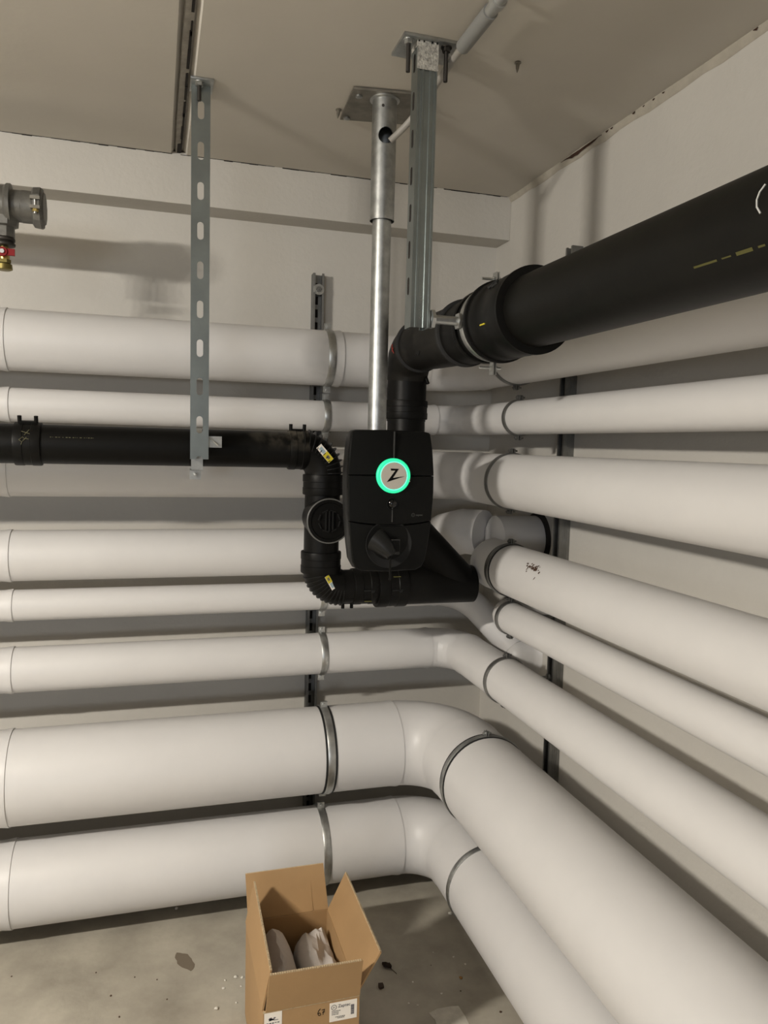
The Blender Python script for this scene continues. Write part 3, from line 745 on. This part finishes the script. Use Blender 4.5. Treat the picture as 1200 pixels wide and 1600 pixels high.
for a in (.4, 1.2, 2.0, 2.8, 3.6, 4.4, 5.2, 6.0):
    c_ = V((ccx+.033*math.cos(a), -.6885, ccz+.033*math.sin(a))); tn = V((-math.sin(a), 0, math.cos(a)))
    obox(bm, c_, (tn, Y, tn.cross(Y)), (.009, .0030, .0016))
finish(bm, 'cap_wing', M_case2, cap, smooth=0)
c3 = coupling((xv-.002, YB, 1.400), (xv-.002, YB, 1.330), r1+.009)
zh = 1.279
e2 = ribbed_elbow((xv-.002, YB, zh+.070), (xv-.002, YB, zh), (xv+.068, YB, zh), r1+.0015, 13, .0042, .02, .98, t, M_case2)
seg((xv+.066, YB, zh), (-.70, YB, zh), r1-.001, 'pipe')
c4 = coupling((-.738, YB, zh), (-.652, YB, zh), r1+.0035); terminals(c4, (-.75, YB, zh), (0, 0, -1), X, r1-.004, .03)
c5 = coupling((-.655, YB, zh-.002), (-.552, YB, zh-.002), .071)
seg((-.60, YB, zh-.002), (-.302, YB, zh-.002), .0645, 'pipe')
bm = NB(); cyl(bm, (-.556, YB, 1.495), (-.345, YB, zh+.005), .0625, 40); cyl(bm, (-.556, YB, 1.60), (-.556, YB, 1.47), .0655, 40); finish(bm, 'wye_branch', M_black, t)
for c_, x_, zz, up in ((c4, -.690, zh-.040, -.7), (c5, -.596, zh+.038, .55)):
    bm = NB(); a = math.asin(up); rr_ = .062 if c_ is c4 else .0715
    obox(bm, (x_, YB-rr_*math.cos(a), zh+rr_*math.sin(a)), (X, Y, Z), (.0125, .0016, .0014)); finish(bm, 'fusion_mark', M_yel2, c_, smooth=0)
    bm = NB(); obox(bm, (x_, YB-rr_+.001, zh-.004), (X, Y, Z), (.019, .0028, .0022)); obox(bm, (x_+.010, YB-rr_-.001, zh-.007), (X, Y, Z), (.005, .004, .004)); finish(bm, 'clip_bar', M_case2, c_, smooth=0)
def sticker(parent, c, along, nrm, L, W, name='sticker'):
    along = V(along).normalized(); nrm = V(nrm).normalized(); side = nrm.cross(along).normalized()
    bm = NB(); obox(bm, V(c), (along, side, nrm), (L/2, W/2, .0006)); s0 = tag(finish(bm, name, M_paper, parent, smooth=0), 'small white, blue and yellow sticker')
    bm = NB(); obox(bm, V(c)+along*L*.24+nrm*.0006, (along, side, nrm), (L*.255, W*.48, .0003)); finish(bm, 'yellow_field', M_yel, s0, smooth=0)
    bm = NB(); obox(bm, V(c)-along*L*.22+nrm*.0006, (along, side, nrm), (L*.17, W*.28, .0003)); finish(bm, 'blue_field', M_blue, s0, smooth=0)
    bm = NB()
    for k in range(6): obox(bm, V(c)+along*L*(.16+.035*k)+nrm*.0009, (along, side, nrm), (L*.009*(1+(k % 2)), W*.22, .0003))
    finish(bm, 'bar_print', M_lprint, s0, smooth=0)
sticker(e1, (xv-.008, YB-.0608, zl-.002-.006), (.55, 0, -.62), (.05, -1, .05), .062, .021)
sticker(e2, (xv+.018, YB-.0595, zh+.026), (-.30, 0, .52), (.2, -1, .25), .050, .016)
sticker(c5, (-.6535, YB-.045, zh+.010), (0, -.10, -1), (-1, -.55, 0), .060, .012)

# ================================================================== LARGE BLACK PIPE FROM THE RIGHT
bx, bz = -.51, 2.076
t = thing('drain_pipe', (bx, -1.2, bz), 'large black drain pipe from upper right, turning down behind the charging station', 'pipe')
seg((bx, FY+.01, bz), (bx, -1.20, bz), .0855, 'pipe', M_big, 64, t)
c6 = coupling((bx, -1.352, bz), (bx, -1.165, bz), .1005, t)
bm = NB(); revolve(bm, (bx, -1.176, bz), Y, [(0, .1), (.002, .1055), (.012, .1055), (.014, .1)], 56); finish(bm, 'coupling_lip', M_black, c6)
bm = NB(); revolve(bm, (bx, -1.36, bz), Y, [(0, .087), (.002, .1035), (.012, .1035), (.014, .1)], 56); finish(bm, 'coupling_lip', M_black, c6)
seg((bx, -1.18, bz), (bx, -1.04, bz), .0925, 'socket', M_black, 56, t)
bm = NB(); revolve(bm, (bx, -1.085, bz), Y, [(0, .0965), (.012, .0985), (.022, .0965), (.024, .092)], 56); finish(bm, 'socket_lip', M_black, t)
vx, vy = -.545, -.51
bm = NB(); revolve(bm, (bx, -1.07, bz), Y, [(0, .0935), (.008, .0955), (.014, .0935), (.018, .0895), (.13, .0895)], 56); finish(bm, 'coupling', M_black, t)
bm = NB(); revolve(bm, (bx-.004, -.955, bz), Y, [(0, .089), (.004, .0955), (.014, .0955), (.018, .088), (.024, .086)], 56); finish(bm, 'coupling_lip', M_rubber, t)
bm = NB(); sweep(bm, [(bx-.004, -.945, bz), (bx-.010, -.86, bz), (bx-.018, -.75, bz), (vx+.004, -.665, bz-.002), (vx, -.615, bz-.002)], [.0865, .0855, .083, .0785, .0765], 56); finish(bm, 'reducer', M_dusty, t)
bm = NB(); revolve(bm, (vx+.002, -.640, bz-.002), Y, [(0, .0765), (.003, .0845), (.016, .0845), (.020, .076)], 56); finish(bm, 'elbow_lip', M_rubber, t)
bm = NB(); sweep(bm, arc((vx, -.612, bz-.002), (vx, vy, bz-.002), (vx, vy, bz-.104), 8), [.0755]*5+[.073, .071, .0695, .0685], 48); e3 = finish(bm, 'elbow', M_dusty, t, smooth=18)
seg((vx, vy, bz-.100), (vx, vy, 1.835), .0665, 'pipe', M_black, 48, t)
c7 = coupling((vx, vy, 1.905), (vx, vy, 1.842), .073, t)
bm = NB(); cyl(bm, (vx, vy, 1.86), (vx-.004, vy-.03, 1.61), .064, 40); finish(bm, 'pipe', M_black, t)
terminals(e3, (vx+.052, vy-.035, bz-.095), (.25, -.4, -1), Y, .002, .022)
# marks: angle 0 of frame(Y): u = Y x Z = X, v = Y x u = -Z
chalk(t, [[(-.006, -.012), (0, 0), (.006, .008), (.002, .018)], [(.008, -.004), (0, 0), (-.006, .006)]], (vx, -.585, bz-.002), Y, .0775, math.radians(172), M_rmark, .0016, 'red_scribble')
chalk(t, [[(-.03, .004), (-.012, -.004), (0, .004), (.014, -.006), (.03, -.002)]], (bx-.014, -.76, bz), Y, .0855, math.radians(150), M_rubber, .0022, 'dark_scribble')
chalk(c6, [[(-.03, 0), (-.016, -.010), (-.004, .006), (.006, -.008), (.018, -.002)], [(-.014, .012), (-.002, .004)]], (bx, -1.27, bz), Y, .1008, math.radians(222), M_rubber, .0034, 'dark_scribble')
chalk(c6, [[(-.013, 0), (.013, 0)]], (bx, -1.27, bz), Y, .1006, math.radians(164), M_yel, .0020, 'fusion_mark')
bm = NB(); k = -.02
for q in (.08, .03, .05, .02, .06, .02, .02, .05, .03, .09, .04, .02, .06, .02, .03, .05):
    A_ = math.radians(180-32); obj_o = (bx, -2.02, bz)
    a0 = A_; rr_ = .0859; h = .0024 if q > .04 else .0017
    h *= random.uniform(.6, 1.2); u1 = [on_cyl(obj_o, Y, rr_, -k, a0-h/rr_), on_cyl(obj_o, Y, rr_, -k-q*.62, a0-h/rr_), on_cyl(obj_o, Y, rr_, -k-q*.62, a0+h/rr_), on_cyl(obj_o, Y, rr_, -k, a0+h/rr_)]
    bm.faces.new([bm.verts.new(p) for p in u1]); k += q*.62+.010
finish(bm, 'faded_print', M_yel2, t, smooth=0)
chalk(t, [[(-.004, -.020), (.003, -.010), (.005, 0), (.003, .010), (-.003, .019)]], (bx, -2.14, bz), Y, .0857, math.radians(189), M_wmark, .0013, 'white_tick')
# clamp holding the large pipe to the fluted channel
q = clamp((bx, -1.128, bz), Y, V((1, 0, 0)), .0935, .182, 'bright zinc ring clamp holding the large black pipe to the fluted channel', None, rod_r=.0115, w=.012, lug=.036, bolt_out=.012, wrap=.017, bolt_in=.040)
# strap clamp under the thin drain pipe, on the slotted channel
t = thing('pipe_clamp', (-1.243, -.62, zl), 'flat zinc strap clamp holding the thin black drain pipe to the slotted channel', 'clamp')
bm = NB(); rings = [ring_verts(bm, V((-1.243+a, YB, zl)), -Y, -Z, b, 48) for a, b in ((-.016, r1+.0004), (-.016, r1+.0032), (.016, r1+.0032), (.016, r1+.0004))]
for k in range(4): bridge(bm, rings[k], rings[(k+1) % 4])
finish(bm, 'ring', M_zinc, t, smooth=30)
bm = NB(); box(bm, (-1.263, YB-.108, zl-.066), (-1.229, YB-.105, zl-.02)); box(bm, (-1.263, YB-.108, zl-.068), (-1.229, YB-.004, zl-.065)); box(bm, (-1.263, YB-.0055, zl-.098), (-1.229, YB-.0025, zl-.06)); finish(bm, 'lug', M_zinc, t, smooth=0)
bm = NB(); hexnut(bm, (-1.246, YB-.010, zl-.082), -Y, .008, .006); revolve(bm, (-1.246, YB-.012, zl-.082), -Y, [(0, .006), (.004, .004), (.005, 0)], 12); finish(bm, 'bolt', M_zinc, t, smooth=30)
bm = NB(); box(bm, (-1.214, -.690, zl+.006), (-1.176, -.687, zl+.036)); box(bm, (-1.214, -.690, zl+.003), (-1.176, -.62, zl+.006)); finish(bm, 'side_lug', M_zinc, t, smooth=0)
bm = NB(); cyl(bm, (-1.21, -.692, zl+.030), (-1.188, -.700, zl+.010), .0022, 8); cyl(bm, (-1.241, -.68, zl), (-1.241, YB-r1-.002, zl), .008, 12); finish(bm, 'threaded_rod', M_zinc, t)

# ================================================================== VALVE ON A PIPE END, LEFT
vy_, vz_ = -.50, 2.417
t = thing('pipe_end_valve', (-1.72, vy_, vz_), 'dark iron pipe end with bolted coupling and small red drain valve, upper left', 'valve')
bm = NB(); cyl(bm, (LX+.01, vy_, vz_), (-1.71, vy_, vz_), .0445, 36); finish(bm, 'pipe', M_iron, t)
bm = NB(); revolve(bm, (-1.696, vy_, vz_), X, [(-.046, .040), (-.04, .0455), (.0, .0455)], 36); finish(bm, 'grooved_end', M_iron, t)
bm = NB(); revolve(bm, (-1.708, vy_, vz_), X, [(0, .044), (.001, .050), (.006, .058), (.024, .060), (.029, .056), (.031, .047), (.034, .045), (.034, .02)], 10, ph=.2); cpl = finish(bm, 'coupling_housing', M_iron, t, smooth=20)
bm = NB()
for z_ in (.013, -.013): obox(bm, (-1.694, vy_-.052, vz_+z_), (X, Y, Z), (.013, .014, .0045))
finish(bm, 'bolt_pad', M_plate, cpl, smooth=0)
bm = NB(); cyl(bm, (-1.694, vy_-.056, vz_-.030), (-1.694, vy_-.056, vz_+.018), .0045, 12); finish(bm, 'bolt', M_zinc, cpl)
bm = NB(); hexnut(bm, (-1.694, vy_-.056, vz_-.021), Z, .009, .008); finish(bm, 'nut', M_brass, cpl, smooth=20)
# mechanical tee and outlet
tx = -1.786
bm = NB(); revolve(bm, (tx-.05, vy_, vz_), X, [(0, .046), (.002, .052), (.055, .054), (.062, .060), (.072, .060), (.074, .046)], 20); finish(bm, 'tee_saddle', M_iron, t, smooth=25)
bm = NB(); revolve(bm, (tx, vy_, vz_-.03), -Z, [(0, .043), (.030, .040), (.034, .030), (.062, .030), (.064, .026)], 8, ph=.39); finish(bm, 'tee_outlet', M_iron, t, smooth=20)
bm = NB(); revolve(bm, (tx, vy_, vz_-.092), -Z, [(0, .026), (.004, .030), (.010, .030), (.013, .026), (.018, .031), (.024, .030), (.027, .018)], 28); finish(bm, 'union_ring', M_dark, t, smooth=20)
bm = NB(); revolve(bm, (tx, vy_, vz_-.118), -Z, [(0, .012), (.014, .013), (.03, .015), (.05, .013)], 20); finish(bm, 'valve_body', M_brass, t)
bm = NB(); obox(bm, (tx+.006, vy_-.024, vz_-.138), (X, Y, Z), (.026, .004, .0095)); revolve(bm, (tx, vy_-.014, vz_-.138), -Y, [(0, .010), (.012, .014), (.018, .013)], 18); hd = finish(bm, 'red_handle', M_red, t, smooth=20)
bm = NB(); hexnut(bm, (tx, vy_-.034, vz_-.138), -Y, .0065, .005); finish(bm, 'handle_nut', M_zinc, hd, smooth=20)
bm = NB(); hexnut(bm, (tx, vy_, vz_-.160), Z, .018, .010); revolve(bm, (tx, vy_, vz_-.165), -Z, [(0, .014), (.004, .021), (.018, .022), (.021, .016)], 24); tag(finish(bm, 'outlet_cap', M_olive, t, smooth=25), 'tarnished brass outlet cap')
bm = NB(); cyl(bm, (tx-.035, vy_-.046, vz_-.03), (tx-.035, vy_-.046, vz_+.02), .007, 12); hexnut(bm, (tx-.035, vy_-.046, vz_-.01), Z, .012, .010); finish(bm, 'tee_bolt', M_olive, t, smooth=20)

# ================================================================== CARDBOARD BOX
BX0, BX1, BY0, BY1, BH, TH = -1.101, -.846, -1.170, -.782, .300, .0048
t = thing('cardboard_box', (-.973, -.976, 0), 'open brown cardboard box with raised flaps and shipping labels on the floor', 'box')
def wallp(name, a, b): bm = NB(); box(bm, a, b); return finish(bm, name, M_card, t, smooth=0)
fr = wallp('front_panel', (BX0, BY0, .002), (BX1, BY0+TH, BH)); wallp('back_panel', (BX0, BY1-TH, .002), (BX1, BY1, BH))
wallp('side_panel', (BX0, BY0+TH, .002), (BX0+TH, BY1-TH, BH)); wallp('side_panel', (BX1-TH, BY0+TH, .002), (BX1, BY1-TH, BH))
wallp('bottom_panel', (BX0, BY0, .0005), (BX1, BY1, .004))
def flap(h0, h1, e1_, e0, skew=0):
    """quad flap from hinge h0-h1 to free edge e1-e0, with a corrugated edge strip"""
    h0, h1, e1_, e0 = map(V, (h0, h1, e1_, e0)); n = (h1-h0).cross(e0-h0).normalized()*TH/2
    bm = NB(); A = [bm.verts.new(p+n) for p in (h0, h1, e1_, e0)]; B = [bm.verts.new(p-n) for p in (h0, h1, e1_, e0)]
    bm.faces.new(A); bm.faces.new(B[::-1]); bridge(bm, A, B); f = finish(bm, 'flap', M_card, t, smooth=0)
    bm = NB(); d = (e1_-e0); L = d.length; k = int(L/.006); d.normalize(); inn = ((h0+h1)/2-(e0+e1_)/2).normalized()
    for j in range(k):
        c_ = e0+d*(.003+j*.006)
        obox(bm, c_-inn*.0002, (d, n.normalized(), inn), (.0022, TH/2+.0003, .0014))
    ed = finish(bm, 'corrugated_edge', M_cardd, f, smooth=0); ed['kind'] = 'stuff'
    return f
fb = flap((BX0+.006, BY1, BH), (BX1, BY1, BH), (-.850, -.716, .413), (-1.096, -.712, .410))
bm = NB(); obox(bm, (-.8955, -.7515, .355), (X, V((0, .52, .85)), V((0, .85, -.52))), (.0012, .062, .0018)); finish(bm, 'crease', M_card, fb, smooth=0)
flap((BX1, BY1-.004, BH), (BX1, BY0+.012, BH), (-.790, BY0, .408), (-.791, BY1, .411))
flap((BX0, BY1-.006, BH), (BX0, BY0+.006, BH), (-1.082, BY0, .409), (-1.077, BY1-.003, .424))
flap((BX0+.006, BY0, BH), (BX1, BY0, BH), (BX1+.002, -1.187, .409), (-1.088, -1.187, .412))
bm = NB(); box(bm, (BX0, BY0-.0012, BH-.0035), (BX1, BY0+.001, BH+.002)); finish(bm, 'fold_line', M_cardd, t, smooth=0)
# shipping label right, with ring mark and word
yl = BY0-.0008
bm = NB(); box(bm, (-.927, yl, .238), (-.853, BY0-.0001, .2905)); la = tag(finish(bm, 'shipping_label', M_paper, t, smooth=0), 'white label with a ring logo, one word and barcode')
bm = NB(); rg = [ring_verts(bm, (-.9155, yl-.0004, .2775), X, Z, q_, 24) for q_ in (.0075, .0060)]; bridge(bm, *rg); finish(bm, 'ring_mark', M_print, la, smooth=0)
bm = NB(); prism(bm, [((a-575)*.000034, -(b-390)*.000034) for a, b in zp], (X, Z, -Y), (-.9155, yl, .2775), .0004); finish(bm, 'letter_mark', M_lprint, la, smooth=0)
text_mesh('Zaptec', .0120, 'word_mark', M_lprint, la, (-.9045, yl-.0003, .2755), (X, Z, -Y), .0002)
bm = NB()
for row, (xa, zz, n_) in enumerate(((-.921, .2660, 5), (-.921, .2615, 4), (-.921, .257, 4), (-.911, .2490, 6), (-.905, .2455, 4))):
    x = xa
    for k in range(n_):
        ln = random.uniform(.002, .0046); box(bm, (x, yl-.0004, zz), (x+ln, yl, zz+.0017)); x += ln+.001
finish(bm, 'small_print', M_print, la, smooth=0)['kind'] = 'stuff'
bm = NB(); zz = .2500
for k in range(16):
    h = random.choice((.0006, .0010, .0015)); box(bm, (-.8695, yl-.0004, zz), (-.8605, yl, zz+h)); zz += h+random.choice((.0004, .0007))
finish(bm, 'barcode', M_lprint, la, smooth=0)['kind'] = 'stuff'
bm = NB(); box(bm, (-1.098, yl, .215), (-1.0525, BY0-.0001, .2965)); lb = tag(finish(bm, 'shipping_label', M_paper, t, smooth=0), 'white label with smudged dark print, at the left corner')
bm = NB()
for k in range(10):
    x = -1.093+random.uniform(.002, .02); zz = .281-random.uniform(0, .008)+.0; box(bm, (x, yl-.0004, zz), (x+random.uniform(.004, .012), yl, zz+random.uniform(.0014, .004)))
for k in range(5): box(bm, (-1.092+.007*k, yl-.0004, .266+random.uniform(-.001, .001)), (-1.087+.007*k, yl, .2685))
for k in range(7): box(bm, (-1.090+.005*k, yl-.0004, .240), (-1.0875+.005*k, yl, .256))
finish(bm, 'smudged_print', M_lprint, lb, smooth=0)['kind'] = 'stuff'
# handwritten 67
bm = NB()
def hw(P, o=(-.9585, .262), s0=.0125): stroke(bm, [V((o[0]+a*s0, yl+.0004, o[1]+b*s0)) for a, b in P], .0008)
hw([(.55, 1.5), (.15, 1.1), (0, .55), (.15, .1), (.45, 0), (.65, .25), (.5, .6), (.15, .55), (.04, .4)])
hw([(.85, 1.15), (1.45, 1.25), (1.2, .7), (1.1, .1)]); hw([(.95, .6), (1.5, .68)])
finish(bm, 'handwritten_number', M_ink, t)
bm = NB(); box(bm, (-.952, BY0-.0011, .228), (-.945, BY0-.0001, .2315)); box(bm, (-.930, BY0-.0011, .226), (-.918, BY0-.0001, .231)); finish(bm, 'pen_mark', M_ink, t, smooth=0)
# crumpled foam-wrapped contents
def crumple(cx_, cy_, cz_, sx, sy, sz, seed, peak=None):
    rnd = random.Random(seed); bm = NB(); bmesh.ops.create_icosphere(bm, subdivisions=4, radius=1)
    from mathutils import noise
    for v in bm.verts:
        c_ = v.co.copy(); k = 1+.20*noise.noise(c_*1.7+V((seed, 0, 0)))+.07*noise.noise(c_*4.3+V((0, seed, 0)))
        fx = max(-.93, min(.93, c_.x*1.25)); fy = max(-.93, min(.93, c_.y*1.25))
        v.co = V((cx_+fx*sx*(.9+.1*k), cy_+fy*sy*(.9+.1*k), cz_+math.copysign(abs(c_.z)**.62, c_.z)*sz*k))
        if peak and c_.z > .2:
            dd = math.hypot(v.co.x-peak[0], v.co.y-peak[1])
            if dd < peak[3]: v.co.z += peak[2]*(1-dd/peak[3])
        v.co.z = max(v.co.z, .0055)
    return finish(bm, 'foam_wrapped_parcel', M_foam, smooth=24)
tag(crumple(-1.034, -.965, .135, .059, .170, .155, 3, (-1.03, -.86, .030, .07)), 'greyish white foam-wrapped parcel in the left half of the open box', 'parcel')
tag(crumple(-.911, -.965, .130, .057, .170, .155, 9, (-.880, -.84, .050, .035)), 'greyish white foam-wrapped parcel with a pointed corner, right half of the box', 'parcel')

# ================================================================== FLOOR: patch, stains, debris
bm = NB(); prism(bm, [(-.553, -.926), (-.52, -.915), (-.476, -.916), (-.452, -.921), (-.448, -.97), (-.452, -1.06), (-.50, -1.075), (-.548, -1.06), (-.549, -.99), (-.543, -.955)], (X, Y, Z), (0, 0, .0002), .0018)
tag(finish(bm, 'paper_scrap', mat('grey_paper', (.56, .53, .46), .8, bump=.4, bscale=60, var=.2, vscale=30), smooth=0), 'flat pale grey scrap of paper on the floor right of the box', 'paper')
def blob(name, x, y, sx, sy, m, h=.0006, n=18, seed=1, rot=0):
    rnd = random.Random(seed); bm = NB(); c, s0 = math.cos(rot), math.sin(rot)
    P = []
    for k in range(n):
        a = 2*PI*k/n; q = rnd.uniform(.75, 1.1); px_, py_ = sx*q*math.cos(a), sy*q*math.sin(a); P.append((x+px_*c-py_*s0, y+px_*s0+py_*c))
    prism(bm, P, (X, Y, Z), (0, 0, .0002), h); return finish(bm, name, m, smooth=0)
tag(blob('floor_stain', -1.270, -.49, .028, .055, M_stain, .0004, 20, 4, .3), 'dark damp stain on the bare floor left of the box', 'stain')
def leaf(x, y, s, rot, seed, label):
    t_ = thing('dry_leaf', (x, y, 0), label, 'leaf'); rnd = random.Random(seed); bm = NB(); n = 12; c, s0 = math.cos(rot), math.sin(rot)
    prevL = None
    rows = []
    for k in range(n+1):
        u_ = k/n; wdt = s*.42*math.sin(PI*min(u_*1.0, 1))**.7*(1+.2*rnd.uniform(-1, 1)); row = []
        for q in (-1, -.5, 0, .5, 1):
            a, b = (u_-.5)*s*1.2, wdt*q; row.append(bm.verts.new((x+a*c-b*s0, y+a*s0+b*c, .002+.007*abs(q)*s/.03*.6+.002*rnd.random())))
        rows.append(row)
    for a, b in zip(rows, rows[1:]):
        for k in range(4): bm.faces.new((a[k], a[k+1], b[k+1], b[k]))
    bmesh.ops.solidify(bm, geom=bm.faces[:], thickness=.0008); finish(bm, 'blade', M_leaf, t_, smooth=40)
    e_ = V((x, y, .003))+V((c, s0, 0))*s*.55; bm = NB(); sweep(bm, bez([e_, e_+V((c, s0, 0))*s*.3, e_+V((c, s0-.5, 0))*s*.6], 5), .0011, 6); finish(bm, 'stem', M_leaf, t_)
leaf(-.618, -.690, .034, -1.0, 2, 'curled dark dry leaf with a stem in the shadow right of the box')
tag(blob('bark_crumb', -.664, -.776, .011, .013, M_leaf, .007, 9, 8), 'black crumb on the floor close to the box, nearer than the leaf', 'crumb')
def pebble(name, x, y, s, m, label, cat, group=None, seed=0):
    rnd = random.Random(seed); bm = NB(); bmesh.ops.create_icosphere(bm, subdivisions=1, radius=1)
    for v in bm.verts: v.co = V((x+v.co.x*s*.75*rnd.uniform(.5, 1.25), y+v.co.y*s*.75*rnd.uniform(.5, 1.25), max(.0002, s*.3+v.co.z*s*.42)))
    return tag(finish(bm, name, m, smooth=0), label, cat, group)
pebble('pebble', -.397, -.806, .010, M_amber, 'small amber brown pebble on the floor between box and lowest pipe', 'pebble', None, 3)
pebble('plaster_chip', -.300, -.47, .012, M_chip, 'white plaster chip on the floor under the clamp of the lowest pipe', 'chip', None, 4)
pebble('plaster_chip', -1.291, -.184, .010, M_chip, 'white plaster chip in the shadow under the lowest pipe, left of the box', 'chip', None, 5)
ORDS = ['nearest', 'second nearest', 'third nearest', 'fourth nearest', 'fifth nearest', 'sixth nearest', 'seventh nearest', 'eighth nearest', 'ninth nearest', 'farthest']
def nth(L, k):
    q = sorted(range(len(L)), key=lambda i: L[i][1]).index(k); return 'farthest' if q == len(L)-1 else ORDS[q]
CHL = [(-1.113, -.612, .009), (-1.093, -.620, .007), (-1.184, -.741, .011), (-1.156, -.656, .008), (-1.147, -.62, .006), (-1.122, -.73, .006), (-1.10, -.66, .005)]
for k, (x, y, s) in enumerate(CHL): pebble('plaster_chip', x, y, s, M_chip, 'tiny white plaster chip on the floor left of the box, %s to the viewer' % nth(CHL, k), 'chip', 'plaster chips left of the box', 20+k)
CHR = [(-.484, -.856, .006), (-.556, -.782, .005), (-.38, -.70, .005), (-.355, -.745, .006), (-.60, -.87, .006), (-.575, -.885, .005), (-.44, -.66, .003)]
for k, (x, y, s) in enumerate(CHR): pebble('plaster_chip', x, y, s, M_chip, 'white plaster chip on the shaded floor right of the box, %s to the viewer' % nth(CHR, k), 'chip', 'plaster chips right of the box', 40+k)
CR = [(-1.813, -.427, .004), (-1.552, -.476, .004), (-1.43, -.53, .004), (-1.50, -.60, .005), (-1.36, -.56, .004), (-1.47, -.70, .005), (-1.33, -.66, .004), (-.334, -.978, .006), (-.42, -.86, .004), (-.47, -.72, .003)]
for k, (x, y, s) in enumerate(CR): pebble('dirt_crumb', x, y, s, M_dirt, 'tiny dark dirt crumb on the concrete floor, %s to the viewer' % nth(CR, k), 'crumb', 'dark crumbs on the floor', 60+k)
